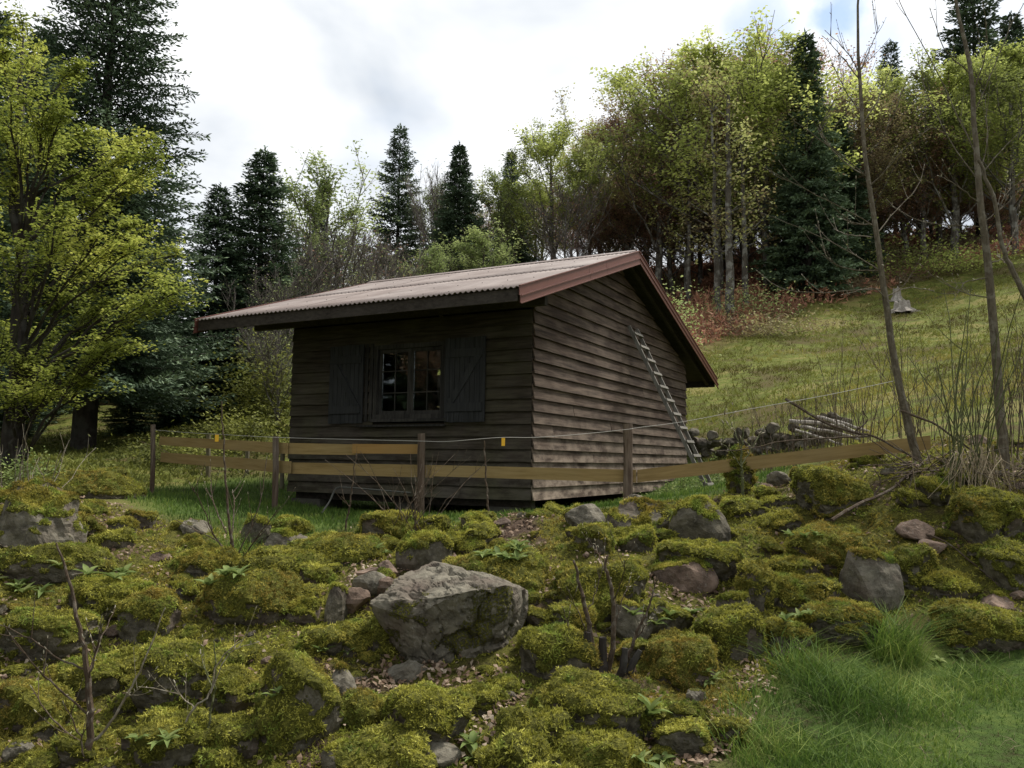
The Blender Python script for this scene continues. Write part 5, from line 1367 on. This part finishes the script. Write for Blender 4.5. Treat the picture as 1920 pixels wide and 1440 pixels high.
# lime green tree in front of it
def near_tree():
    r = np.random.default_rng(41)
    D = 12.5
    base = P(25, 840, D); base[2] = Hs(base[0], base[1]) - .1
    tb = MB([M['bark_dark']]); cb = MB([M['leaf_lime'], M['bark_dark']])
    tp = P(44, 70, D)
    tr = curve([base, base * .66 + tp * .34 + [.1, 0, 0], base * .33 + tp * .67 - [.1, 0, 0], tp], 14, .03, r)
    tb.tube(tr, np.linspace(.17, .012, len(tr)), 8)
    cl = [(330, 480, 60, 42), (300, 520, 62, 40), (335, 545, 48, 30), (250, 470, 62, 36), (210, 520, 60, 40), (270, 570, 40, 22), (180, 450, 60, 40), (255, 420, 40, 26),
          (150, 330, 62, 46), (185, 380, 52, 40), (120, 280, 60, 46), (90, 180, 62, 56), (60, 110, 60, 60), (40, 40, 46, 46), (110, 230, 56, 44), (150, 130, 28, 30), (20, 180, 60, 60), (60, 260, 62, 52), (30, 330, 60, 50),
          (275, 260, 42, 26), (290, 300, 44, 26), (250, 290, 34, 28), (265, 340, 26, 20), (170, 255, 30, 26), (215, 330, 26, 22),
          (60, 400, 60, 46), (120, 400, 60, 44), (100, 460, 62, 40), (30, 470, 60, 40), (160, 500, 52, 32), (60, 540, 62, 36), (130, 560, 60, 30), (190, 590, 56, 26), (240, 640, 46, 20), (200, 655, 50, 20),
          (30, 610, 62, 34), (90, 620, 60, 28), (140, 650, 60, 26), (60, 670, 62, 28), (110, 700, 58, 26), (170, 715, 40, 18), (30, 730, 60, 26), (200, 570, 34, 22), (90, 740, 40, 16), (10, 260, 50, 60), (10, 100, 46, 60), (-30, 400, 50, 80), (-30, 600, 50, 80), (-40, 200, 60, 80)]
    leaves = []
    for (px, py, w, h) in cl:
        dz = r.uniform(-1.7, 1.1)
        d = D + dz; s = d / F_PX
        c = P(px, py, d)
        tt = np.clip((c[2] - base[2] - 1.0 * 1) / (tp[2] - base[2]) - .05, .08, .95)
        s0 = tr[int(tt * (len(tr) - 1))]
        B = bez(s0, s0 * .5 + c * .5 + [0, 0, .25], c, 9); B[1:-1] += r.normal(0, .03, (7, 3))
        cb.tube(B, np.linspace(.032, .009, 9), 4, m=1, cap=False)
        # twigs spraying flat through the clump
        nt = 16
        for k in range(nt):
            e = c + np.array([r.normal(0, .62) * w * s, r.normal(0, .55) * w * s, r.normal(0, .5) * h * s])
            q = B[int(r.integers(4, 9))]
            Tw = bez(q, (q + e) / 2 + [0, 0, .08], e, 5)
            cb.tube(Tw, np.linspace(.007, .002, 5), 3, m=1, cap=False)
            m_ = 46
            u = r.uniform(.15, 1.05, m_)[:, None]
            pts = q + (e - q) * u + [0, 0, .05] * (u * (1 - u) * 4) + r.normal(0, .055, (m_, 3)) * [1, 1, .55]
            leaves.append(pts)
    L = np.vstack(leaves); n = len(L)
    V, Q_ = leaf_cards(L, .032, r, 1, .9, .62)
    t = np.clip(.5 + .45 * fbm(L / .5, 3, 9) + r.normal(0, .17, n), 0, 1)
    cb.add(V, Q_, 0, np.repeat(t, 4))
    root = tag(empty('lime_tree', base), 'lime green young leafed tree filling the left edge in front of the big fir', 'tree')
    part('trunk', tb, root); part('crown', cb, root)
near_tree()

# mossy green bank and bushes between the firs and the cabin's left wall
rs = np.random.default_rng(9)
def bush(px, py, d, w, h, n, mat, size, label, name='bush', stems=14):
    c = P(px, py, d); z = Hs(c[0], c[1]); s = d / F_PX
    b = MB([M[mat], M['twig']])
    pts = rs.normal(0, 1, (n, 3)) * [w * s * .42, w * s * .4, h * s * .36]; pts = pts[np.abs(pts[:, 2]) < h * s]
    pts += [c[0], c[1], z + h * s * .45]; pts[:, 2] = np.maximum(pts[:, 2], z - .05)
    V, Q_ = leaf_cards(pts, size, rs, 1, .6)
    b.add(V, Q_, 0, np.repeat(np.clip(.5 + .5 * fbm(pts / .5, 3, 3) + rs.normal(0, .15, len(pts)), 0, 1), 4))
    for k in range(stems):
        e = pts[rs.integers(0, len(pts))] + [0, 0, .1]; a = np.array([c[0] + rs.normal(0, w * s * .15), c[1] + rs.normal(0, .1), z - .05])
        b.tube(bez(a, (a + e) / 2 + [0, 0, .1], e, 5), np.linspace(.012, .004, 5), 3, m=1, cap=False)
    return top(name, b, label, 'bush')
bush(500, 800, 20, 110, 130, 5200, 'bank_leaf', .05, 'yellow green mossy bush on the bank left of the cabin wall')
bush(455, 845, 17.5, 90, 60, 2600, 'bank_leaf', .04, 'low yellow green bush behind the far end of the fence')
bush(535, 700, 23, 80, 120, 2600, 'leaf_pale', .05, 'pale bush touching the left wall of the cabin from behind')
bush(340, 865, 16, 120, 40, 2600, 'bank_leaf', .035, 'low green bush behind the left end post of the fence')
bush(1265, 540, 30, 60, 110, 1500, 'leaf_pale', .06, 'small bright green bush beside the right roof edge')
bush(1400, 575, 38, 110, 60, 2200, 'leaf_pale', .06, 'green bush at the foot of the spotted beech trunks')
bush(1690, 425, 44, 190, 60, 3200, 'leaf_beech', .08, 'low spreading green bush under the wood between the saplings')
bush(1800, 470, 42, 120, 36, 1800, 'leaf_beech', .08, 'low green bush at the upper edge of the meadow on the right')
bush(1450, 610, 34, 140, 34, 2400, 'leaf_mixed', .06, 'brown green brush along the lower edge of the wood')
bush(50, 820, 9.5, 70, 66, 1300, 'herb', .022, 'bright green leafy sapling on top of the left boulders', stems=8)
# spotted trunks in front of the brown slope
for (px, y0, y1, d, w, lb) in [(1368, 575, 300, 38, 17, 'pale lichen spotted beech trunk above the ridge end, the nearest one'), (1347, 560, 330, 39, 11, 'thin trunk touching the nearest lichen spotted trunk'), (1398, 535, 330, 41, 12, 'dark lichen spotted trunk right of the nearest one'),
                               (1290, 520, 380, 44, 9, 'thin grey trunk on the brown slope left of the spotted ones'), (1485, 520, 380, 42, 9, 'thin trunk left of the tall dark fir'), (1762, 470, 330, 50, 11, 'dark trunk standing on the skyline between the saplings'), (1725, 470, 320, 52, 9, 'slim trunk on the skyline left of the dark one')]:
    a = P(px, y0, d); a[2] = Hs(a[0], a[1]) - .2; c = P(px + rs.uniform(-14, 14), y1 - 120, d)
    s = d / F_PX
    t_ = tag(empty('beech_tree', a), lb, 'tree')
    b = MB([M['bark_grey']]); tr = curve([a, a * .6 + c * .4 + [rs.normal(0, .1), 0, 0], c], 12, .02, rs); b.tube(tr, np.linspace(w * s * .58, w * s * .2, len(tr)), 8); part('trunk', b, t_)
    b = MB([M['leaf_mixed'], M['bark_grey']]); L = []
    for k in range(16):
        q = tr[rs.integers(5, len(tr))]; az = rs.uniform(0, 6.28); l = rs.uniform(1., 2.4)
        e = q + np.array([math.cos(az) * l, math.sin(az) * l, l * rs.uniform(.2, 1.0)])
        B = bez(q, (q + e) / 2 + [0, 0, -.1], e, 6); b.tube(B, np.linspace(.04, .01, 6), 4, m=1, cap=False)
        L.append(q + (e - q) * rs.uniform(.3, 1.1, (90, 1)) + rs.normal(0, .28, (90, 3)))
    L = np.vstack(L); V, Q_ = leaf_cards(L, .09, rs, 1, .6); b.add(V, Q_, 0, np.repeat(rs.uniform(0, 1, len(L)), 4)); part('crown', b, t_)

# ------------------------------------------------------------------ leafless saplings and shrubs
def pixcurve(pts, d0, d1, n=16, jit=0.):
    k = len(pts); return curve([P(x_, y_, d0 + (d1 - d0) * i / (k - 1)) for i, (x_, y_) in enumerate(pts)], n, jit, rs)
def sapling(name, trunk, w0, w1, d, branches, label, mat='bark_sapling', buds=True, cat='sapling', bw=2.6, auto=0, budsize=.007, dd=.6):
    b0 = P(*trunk[0], d)
    root = tag(empty(name, b0), label, cat)
    tr = pixcurve(trunk, d, d, 24, .004); s = d / F_PX
    tr[0, 2] = min(tr[0, 2], Hs(tr[0, 0], tr[0, 1]) - .02)
    b = MB([M[mat]]); b.tube(tr, np.linspace(w0 * s / 2, w1 * s / 2, len(tr)), 8); part('trunk', b, root)
    cb = MB([M[mat], M['bud']])
    lines = []
    for br in branches:
        e = rs.uniform(-dd, dd); L = pixcurve(br, d, d + e, 12, .003); lines.append((L, bw * s / 2))
    for L, r0 in list(lines):
        for k in range(rs.integers(2, 5)):
            q = int(rs.integers(3, len(L) - 1)); t = unit(L[q] - L[q - 1])
            dr = unit(t * .7 + unit(rs.normal(size=3)) * .6 + [0, 0, .35]); l = rs.uniform(.08, .28) * d / 6.5
            lines.append((bez(L[q], L[q] + dr * l * .5, L[q] + dr * l + [0, 0, l * .35], 5), r0 * .5))
    for k in range(auto):
        q = int(rs.integers(len(tr) // 4, len(tr) - 1)); az = rs.uniform(0, 6.28); l = rs.uniform(.2, .6)
        dr = np.array([math.cos(az), math.sin(az), rs.uniform(.2, .9)]); lines.append((bez(tr[q], tr[q] + dr * l * .5, tr[q] + dr * l + [0, 0, l * .3], 7), bw * s * .35))
    bp, bd = [], []
    for L, r0 in lines:
        cb.tube(L, np.linspace(r0, r0 * .45, len(L)), 5, cap=False)
        if buds:
            bp.append(L[-1]); bd.append(unit(L[-1] - L[-2]))
            for q in range(3, len(L) - 1, 4): bp.append(L[q]); bd.append(unit(L[q] - L[q - 1] + [0, 0, .4] + rs.normal(0, .3, 3)))
    if buds and bp:
        for p_, q_ in zip(bp, bd):
            z_ = budsize * rs.uniform(.7, 1.5); cb.tube([p_, p_ + q_ * z_, p_ + q_ * z_ * 2.2], [.002, z_ * .35, .001], 4, m=1, t=rs.uniform(.2, 1), cap=False)
    if cb.V: part('branches', cb, root)
    return root
sapling('sapling', [(1722, 862), (1700, 780), (1682, 700), (1663, 580), (1652, 500), (1634, 380), (1622, 290), (1613, 150), (1609, 60), (1612, -40)], 16.5, 4, 7.55,
        [[(1658, 542), (1600, 544), (1520, 549), (1460, 538), (1420, 508)], [(1650, 508), (1590, 470), (1520, 436), (1430, 400)], [(1654, 508), (1600, 505), (1560, 492), (1541, 462)],
         [(1640, 425), (1590, 395), (1510, 355), (1440, 318)], [(1628, 335), (1580, 300), (1548, 262), (1535, 228)], [(1636, 445), (1590, 440), (1565, 430)], [(1622, 330), (1570, 285), (1500, 235), (1480, 215)],
         [(1642, 440), (1680, 395), (1720, 350), (1733, 310)], [(1630, 350), (1660, 320), (1700, 275), (1745, 240)], [(1613, 140), (1590, 100), (1550, 60)], [(1612, 150), (1582, 110), (1545, 70)], [(1614, 130), (1632, 90), (1648, 50)],
         [(1618, 220), (1585, 170), (1560, 120)], [(1618, 230), (1650, 180), (1672, 120)], [(1640, 420), (1600, 418), (1570, 405)], [(1655, 560), (1700, 540), (1750, 545)], [(1622, 290), (1660, 250), (1700, 150)], [(1660, 560), (1640, 540), (1610, 545), (1580, 552)]],
        'middle bare sapling at right, its trunk standing in front of the rail end', budsize=.010)
sapling('sapling', [(1884, 872), (1876, 780), (1866, 640), (1853, 500), (1840, 400), (1832, 300), (1826, 230), (1818, 120), (1798, 40), (1788, -40)], 18.5, 5, 7.42,
        [[(1842, 425), (1780, 422), (1720, 412), (1676, 388)], [(1848, 495), (1880, 485), (1895, 462)], [(1830, 290), (1800, 230), (1770, 160), (1700, 30), (1682, -10)], [(1826, 215), (1862, 130), (1900, 40), (1925, 0)],
         [(1838, 330), (1870, 290), (1920, 240)], [(1838, 345), (1780, 260), (1740, 180), (1720, 100)], [(1835, 380), (1790, 345), (1760, 330)], [(1840, 420), (1890, 380), (1925, 340)], [(1820, 140), (1770, 90), (1745, 20)], [(1822, 180), (1850, 90), (1842, 0)],
         [(1836, 350), (1850, 260), (1848, 180)], [(1860, 560), (1800, 545), (1760, 520)], [(1850, 520), (1810, 530), (1790, 560)]],
        'thickest bare sapling near the right edge, rising straight out of the top', budsize=.010)
sapling('sapling', [(2085, 870), (2010, 730), (1945, 600), (1900, 510), (1880, 460), (1862, 370), (1835, 300)], 13, 6, 7.0, [[(1885, 470), (1900, 440), (1912, 400)], [(1868, 400), (1890, 360), (1925, 330)], [(1895, 500), (1870, 480)]],
        'thin slanting sapling leaning in from the right edge', budsize=.010)
# upright green canes right of the cabin
def canes(px0, px1, py, d, n, hmin, hmax, label, mat='twig_green', w=.006, name='cane_thicket', spread=.25, dep=.8, forks=2):
    b = MB([M[mat]])
    for k in range(n):
        px = rs.uniform(px0, px1); dk = d + rs.uniform(-dep, dep)
        a = P(px, py, dk); a[2] = Hs(a[0], a[1]) - .03
        h = rs.uniform(hmin, hmax); ln_ = np.array([rs.normal(0, spread), rs.normal(0, spread), 0]) * h
        L = bez(a, a + ln_ * .25 + [0, 0, h * .5], a + ln_ + [0, 0, h], 7); L[1:-1] += rs.normal(0, .008, (5, 3))
        b.tube(L, np.linspace(w, w * .4, 7), 4, cap=False)
        for q in range(rs.integers(0, forks + 1)):
            i = rs.integers(2, 6); dr = unit(np.array([rs.normal(), rs.normal(), 1.6])); l = h * rs.uniform(.15, .35)
            b.tube(bez(L[i], L[i] + dr * l * .5 + rs.normal(0, .02, 3), L[i] + dr * l + [0, 0, l * .2], 5), np.linspace(w * .6, w * .3, 5), 3, cap=False)
    return top(name, b, label, 'shrub')
canes(1400, 1640, 840, 10.5, 80, .5, 1.15, 'thin leafless shoots behind the long rail left of the middle sapling', 'twig', .005, spread=.14)
canes(1560, 1720, 830, 9.5, 30, .7, 1.5, 'taller bare shoots just left of the middle sapling trunk', 'twig', .005, spread=.2)
canes(1770, 1800, 850, 7.0, 11, 1.0, 1.9, 'green stemmed bush between the two bare saplings', 'twig_green', .008, spread=.26, dep=.15)
canes(1820, 1860, 850, 7.1, 11, .8, 1.7, 'green stemmed bush close left of the thickest sapling', 'twig_green', .008, spread=.24, dep=.15)
canes(1700, 1920, 830, 9, 60, .5, 1.2, 'low tangle of thin brown shoots behind the right saplings', 'twig', .004, spread=.2)
canes(1890, 1950, 840, 7.6, 20, .8, 1.6, 'bare shoots at the right edge beside the thickest sapling', 'twig', .005, spread=.2, dep=.3)
canes(0, 110, 880, 8.4, 16, .35, .85, 'leafless pale shrub on the boulders at the left edge', 'twig_pale', .006, spread=.35, dep=.2)
# brushwood
def brush(cx, cy, d, n, l, label, mat='dry', w=.004, dirv=(.1, 0, -1), spr=.35, name='brushwood', size=.15, cat='brushwood'):
    b = MB([M[mat]]); c = P(cx, cy, d)
    for k in range(n):
        a = c + rs.normal(0, size, 3) * [1, .6, .4]; dr = unit(np.array(dirv) + rs.normal(0, spr, 3)); ll = l * rs.uniform(.5, 1.1)
        L = bez(a, a + dr * ll * .5 + rs.normal(0, .03, 3), a + dr * ll + rs.normal(0, .03, 3), 5)
        g = H(L[:, 0], L[:, 1]); L[:, 2] = np.maximum(L[:, 2], g + .01)
        b.tube(L, np.linspace(w, w * .5, 5), 4, t=rs.uniform(0, 1), cap=False)
    return top(name, b, label, cat)
brush(1835, 852, 6.95, 130, .45, 'heap of dry broken stems under the saplings at right', dirv=(-.12, -.35, -.8), spr=.28, w=.0035)
brush(1760, 885, 7.3, 40, .6, 'tangled dark sticks left of the dry stem heap', 'twig', dirv=(-1, -.2, .1), spr=.5, w=.005)
brush(1890, 890, 6.95, 50, .6, 'tangled twigs at the right edge below the saplings', 'twig', dirv=(1, -.2, 0), spr=.6, w=.004)
# fallen branches
def stick(pts, d0, d1, w, label, mat='twig', name='fallen_branch', subs=()):
    b = MB([M[mat]]); s = d0 / F_PX
    L = pixcurve(pts, d0, d1, 18, .003); b.tube(L, np.linspace(w * s / 2, w * s / 4, len(L)), 6)
    for sb in subs: Q2 = pixcurve(sb, (d0 + d1) / 2, (d0 + d1) / 2, 12, .003); b.tube(Q2, np.linspace(w * s * .3, w * s * .12, len(Q2)), 5)
    return top(name, b, label, 'branch')
stick([(1560, 975), (1610, 945), (1665, 920), (1715, 880), (1745, 855)], 6.75, 7.4, 7, 'long fallen branch slanting down left from the middle sapling', subs=[[(1680, 905), (1700, 930), (1720, 960), (1750, 1000)], [(1640, 930), (1650, 900), (1640, 880)]])
stick([(1472, 748), (1540, 788), (1600, 812), (1640, 818), (1700, 850), (1760, 880)], 8.0, 7.3, 6, 'thin dark broken branch crossing above the long rail', subs=[[(1632, 818), (1560, 822), (1480, 826), (1400, 842), (1340, 846)], [(1600, 812), (1625, 790), (1618, 770)]])
stick([(1690, 770), (1760, 800), (1850, 870), (1925, 950)], 7.5, 6.8, 5, 'long thin twig arching to the right edge below the saplings', subs=[[(1720, 900), (1780, 970), (1830, 1030)]])
stick([(1700, 1000), (1760, 1010), (1830, 1060), (1870, 1095)], 6.7, 6.1, 4, 'thin twig lying over the flat bare stones at right')
# coppiced stump with shoots in the middle right
sapling('sapling', [(1112, 1262), (1106, 1180), (1090, 1110), (1075, 1050)], 12, 4, 5.0, [[(1104, 1200), (1085, 1150), (1062, 1100)], [(1108, 1230), (1070, 1180), (1055, 1140)], [(1100, 1150), (1118, 1110), (1130, 1060)]], 'dark thin shoot at the left of the coppiced stump', 'twig', cat='shoot')
sapling('sapling', [(1140, 1262), (1150, 1190), (1148, 1110), (1135, 1060), (1140, 1040)], 11, 3, 5.05, [[(1148, 1130), (1165, 1090), (1170, 1050)], [(1146, 1100), (1130, 1060), (1118, 1025)], [(1152, 1180), (1168, 1120), (1180, 1100)]], 'tall forked shoot in the middle of the coppiced stump', 'twig', cat='shoot')
sapling('sapling', [(1165, 1262), (1190, 1200), (1215, 1140), (1232, 1080)], 8, 2, 5.05, [[(1190, 1200), (1210, 1175), (1220, 1160)]], 'slanting shoot at the right of the coppiced stump', 'twig', cat='shoot')
st_ = tag(empty('coppiced_stump', hit(1120, 1268)), 'rotten coppiced stump with cut stubs between the mossy rocks', 'stump')
for (px, w, h, lean) in [(1066, 26, 64, -10), (1098, 34, 90, 4), (1130, 30, 80, 0), (1160, 24, 60, 12), (1082, 20, 40, -20), (1178, 20, 56, 22), (1120, 40, 44, 0)]:
    a = P(px, 1275, 4.98 + rs.uniform(-.05, .1)); c_ = P(px + lean, 1275 - h, a[1]); b = MB([M['bark_dark']]); s = 5 / F_PX
    L = curve([a, (a + c_) / 2 + rs.normal(0, .01, 3), c_], 6); b.tube(L, np.linspace(w * s * .42, w * s * .22, len(L)) * rs.uniform(.8, 1.15, len(L)), 8); part('stub', b, st_)
# left foreground dark sapling and neighbours
sapling('sapling', [(158, 1455), (168, 1360), (162, 1250), (150, 1180), (128, 1080), (106, 1018)], 15, 3, 4.3, [[(160, 1255), (110, 1235), (60, 1200), (0, 1172)], [(165, 1340), (110, 1290), (60, 1240), (20, 1190)], [(168, 1270), (182, 1210), (190, 1160)], [(160, 1440), (150, 1380), (120, 1320)],
         [(166, 1260), (190, 1200), (215, 1140)], [(165, 1400), (100, 1350), (60, 1290)]], 'dark leafless sapling standing at the lower left of the bank', 'twig', cat='sapling', bw=4, dd=.3)
sapling('twig', [(150, 1402), (195, 1370), (235, 1310), (262, 1260), (290, 1190), (310, 1140)], 6, 2, 4.35, [[(236, 1308), (262, 1290)]], 'long pale green twig curving up right from the dark sapling', 'twig_pale', cat='twig', dd=.2)
sapling('twig', [(322, 1440), (340, 1390), (362, 1330), (392, 1300), (410, 1240), (455, 1200)], 5, 2, 4.3, [[(364, 1328), (330, 1300), (264, 1288)], [(395, 1300), (430, 1225), (480, 1205)], [(340, 1385), (380, 1375)]], 'whitish forked twig in front of the orange topped boulder', 'twig_pale', cat='twig', dd=.2)
sapling('twig', [(382, 1440), (392, 1350), (405, 1260), (400, 1200)], 5, 2, 4.35, [[(398, 1290), (380, 1240)]], 'straight grey green stem right of the whitish forked twig', 'twig_green', cat='twig', dd=.2)
sapling('bare_bush', [(440, 1070), (428, 960), (420, 850), (416, 752)], 6, 2, 7.0, [[(436, 1060), (400, 1000), (375, 940), (360, 910)], [(440, 1050), (470, 990), (490, 930), (500, 860)], [(432, 1020), (440, 950), (436, 920)], [(438, 1065), (415, 1020), (330, 975)], [(445, 1060), (480, 1010), (525, 950)], [(425, 1000), (400, 940), (395, 900)]],
        'leafless bush with one tall stem before the left part of the fence', 'twig', cat='bush', bw=3)
# shrub by the second round post
root = None
canes(735, 800, 968, 7.75, 26, .35, .85, 'leafless many stemmed shrub at the foot of the round post before the window', 'twig', .0045, spread=.42, dep=.1, name='bare_bush', forks=3)
sapling('twig', [(915, 962), (912, 900), (908, 826)], 4, 2.5, 8.0, [], 'straight lone thin stem in front of the cabin wall', 'twig', cat='twig', buds=False)
sapling('twig', [(648, 990), (658, 930), (668, 850)], 3.5, 2, 7.9, [[(655, 950), (640, 930)]], 'thin brownish stem left of the many stemmed shrub', 'twig', cat='twig', buds=False)
sapling('sapling', [(1392, 905), (1390, 860), (1394, 800)], 6, 2, 8.0, [[(1391, 880), (1370, 845), (1352, 830)], [(1391, 870), (1412, 835), (1425, 812)], [(1392, 850), (1380, 815), (1372, 795)]], 'little leafing sapling growing out of the mossy stump', 'twig_green', cat='sapling', budsize=.02)

# ------------------------------------------------------------------ herbs with broad leaves
def leaf_mesh(w, l, bend, seed):
    r = np.random.default_rng(seed); n = 6; t = np.linspace(0, 1, n)
    wid = w * np.sin(PI * np.clip(t, .03, .985) ** .8) ; y = l * t; z = l * bend * (t - 1.5 * t * t)
    V = []
    for i in range(n): V += [[-wid[i], y[i], z[i] + wid[i] * .5], [0, y[i], z[i]], [wid[i], y[i], z[i] + wid[i] * .5]]
    i = np.arange(n - 1)[:, None] * 3
    F_ = np.concatenate([i + np.array([[0, 1, 4, 3]]), i + np.array([[1, 2, 5, 4]])])
    return mesh('leaf', V, [F_], M['herb'], tint=np.full(n * 3, r.uniform(.3, .9)), smooth=True)
LV_ = [leaf_mesh(.19, 1, bnd, s) for s, bnd in enumerate((.1, .35, .6, .2))]
def hit_rock(px, py):
    v = _f + CR_ * ((px - 960) / F_PX) - CU_ * ((py - 720) / F_PX); v = v / np.linalg.norm(v)
    o_ = Vector(EYE + v * 3.0); vv = Vector(v)
    for _ in range(12):
        ok, loc, nr, ix, ob, mt = SC.ray_cast(bpy.context.evaluated_depsgraph_get(), o_, vv)
        if not ok: break
        if ob.name.split('.')[0] in ('boulder', 'stone', 'small_stone', 'ground', 'mossy_stump', 'moss', 'moss_cover', 'leaf_litter') and loc.y < 12: return np.array(loc)
        o_ = loc + vv * .01
    return hit(px, py)
bpy.context.view_layer.update()
RH_ = {}
def rosette(px, py, size, n, label, spread=1.0, up=.7, multi=1, name='leafy_plant'):
    size *= 1.45
    c0 = hit_rock(px, py); dpx = size * F_PX / c0[1]
    offs = [np.zeros(3)] + [hit_rock(px + rs.normal(0, dpx * 1.3), py + rs.normal(0, dpx * .45)) - c0 for _ in range(multi - 1)]
    offs = [q if np.linalg.norm(q) < .6 else q * .2 for q in offs]; root = tag(empty(name, c0), label, 'plant')
    for m_ in range(multi):
        off = offs[m_]
        for k in range(n):
            o = link('leaf', LV_[rs.integers(0, 4)], root, off + [0, 0, .005])
            l = size * rs.uniform(.6, 1.15); o.scale = (l, l, l)
            o.rotation_euler = (rs.uniform(.15, 1.15) * up, rs.normal(0, .15), k * 2.4 + rs.uniform(-.3, .3))
rosette(935, 1045, .085, 9, 'clump of bright green leaves on the moss above the bare grey rock', multi=6)
rosette(1215, 1345, .10, 11, 'upright bright green leaf rosette at the bottom right of the middle', up=1.1)
rosette(425, 1078, .085, 9, 'bright green leaves under the leafless bush with the tall stem', multi=4)
rosette(1255, 1158, .075, 8, 'small green leaves in the gap below the flat reddish rock', multi=4)
rosette(165, 1080, .08, 8, 'green leaves below the long low boulder at left', multi=4)
rosette(35, 1105, .08, 8, 'green leaves at the left edge below the boulders', multi=5)
rosette(708, 1030, .06, 7, 'small green rosette left of the boulder with the dark hollow', multi=2)
rosette(600, 1222, .05, 7, 'tiny green plants between the mossy stones left of the bare grey rock', multi=3)
rosette(1500, 1160, .06, 7, 'small greyish leaves at the left foot of the wide mossy boulder', multi=3)
rosette(1510, 1010, .06, 7, 'green leaves on the mossy ground left of the broad mound', multi=3)
rosette(1105, 928, .09, 8, 'green leaf tuft on the crest left of the round post', multi=2, up=1.0)
rosette(1020, 945, .08, 8, 'green leaf tuft on the crest beside the young ferns', up=1.0)
rosette(885, 1400, .07, 7, 'pale rosette among dead leaves at the bottom centre', multi=2)
rosette(300, 1400, .06, 8, 'small ferny green plant on the bright moss cushion at bottom left', multi=3)
rosette(520, 1300, .04, 6, 'tiny green seedlings beside the biggest lower left mound', multi=2)
rosette(1330, 1280, .05, 6, 'little green herbs among the dead leaves left of the lawn', multi=4)
rosette(1800, 1235, .05, 6, 'clover like leaves in the lawn below the long boulder at right', multi=6)
rosette(1200, 1430, .06, 6, 'pale green herbs at the bottom edge left of the lawn', multi=4)
# nettles along the gable wall
b = MB([M['herb'], M['twig_green']])
for k in range(150):
    t = rs.uniform(2.2, 7.0); p_ = rs.uniform(.25, 1.9); a = C(t, p_, 0); a[2] = Hs(a[0], a[1]); h = rs.uniform(.08, .2)
    b.tube([a, a + [0, 0, h * .5], a + [rs.normal(0, .02), 0, h]], .003, 3, m=1, cap=False)
    pts = np.repeat(a[None], 12, 0) + np.linspace(.2, 1.05, 12)[:, None] * [0, 0, h] + rs.normal(0, .022, (12, 3))
    V, Q_ = leaf_cards(pts, .026, rs, 1, .8, .5); b.add(V, Q_, 0, np.repeat(rs.uniform(.2, .9, 12), 4))
top('nettles', b, 'bright green nettles growing along the foot of the gable wall', kind='stuff', base=False)
# young fern croziers on the crest by the cabin corner
fern = tag(empty('young_fern', hit_rock(968, 950)), 'brown curled young fern stalks on the crest by the cabin corner', 'fern')
for k in range(14):
    a = ORIG[fern.name] + [rs.normal(0, .09), rs.normal(0, .05), -.02]; h = rs.uniform(.14, .34); lx = rs.normal(0, .03)
    cu = rs.choice([-1, 1]); r_ = .014
    st = [a, a + [lx, 0, h * .5], a + [lx * 1.5, 0, h]]
    ang = np.linspace(0, 4.6, 9); tip = [a + [lx * 1.5 + cu * (r_ - r_ * math.cos(q) * (1 - q / 9)), 0, h + r_ * math.sin(q) * (1 - q / 9)] for q in ang]
    b = MB([M['dry']]); L = np.vstack([st, tip[1:]]); b.tube(L, np.linspace(.0035, .0022, len(L)), 5, t=.5); part('frond', b, fern)

# trees behind the viewer: they stand mirrored in the window panes and shade the front
rs = np.random.default_rng(4)
for i, (x, y, h, v) in enumerate([(-14, 3, 12, 'fir_b'), (-15, 6, 13, 'green_a'), (-17, 9, 14, 'fir_b'), (-15, -.5, 12, 'mixed_a'), (-18, 1.5, 14, 'fir_a'), (-19, 5.5, 15, 'fir_b'), (-20, -3, 14, 'fir_b'), (-22, 9, 15, 'fir_a'), (-12, 5, 6, 'copper_a'), (-13, 8.2, 7, 'green_b'), (-4, -13, 14, 'fir_b'), (5, -14, 14, 'fir_a'), (-11, -7, 12, 'mixed_b')]):
    ms_, h0 = T_[v]
    o = link('fir_tree' if 'fir' in v else 'beech_tree', None, None, (x, y, Hs(x, y))); o.scale = (h / h0 * 1.2, h / h0 * 1.2, h / h0); o.rotation_euler = (0, 0, i * 1.3)
    tag(o, 'tree behind the viewer mirrored in the cabin window', 'tree', 'trees mirrored in the window')
    for nm, m in zip(('trunk', 'crown'), ms_): link(nm, m, o)
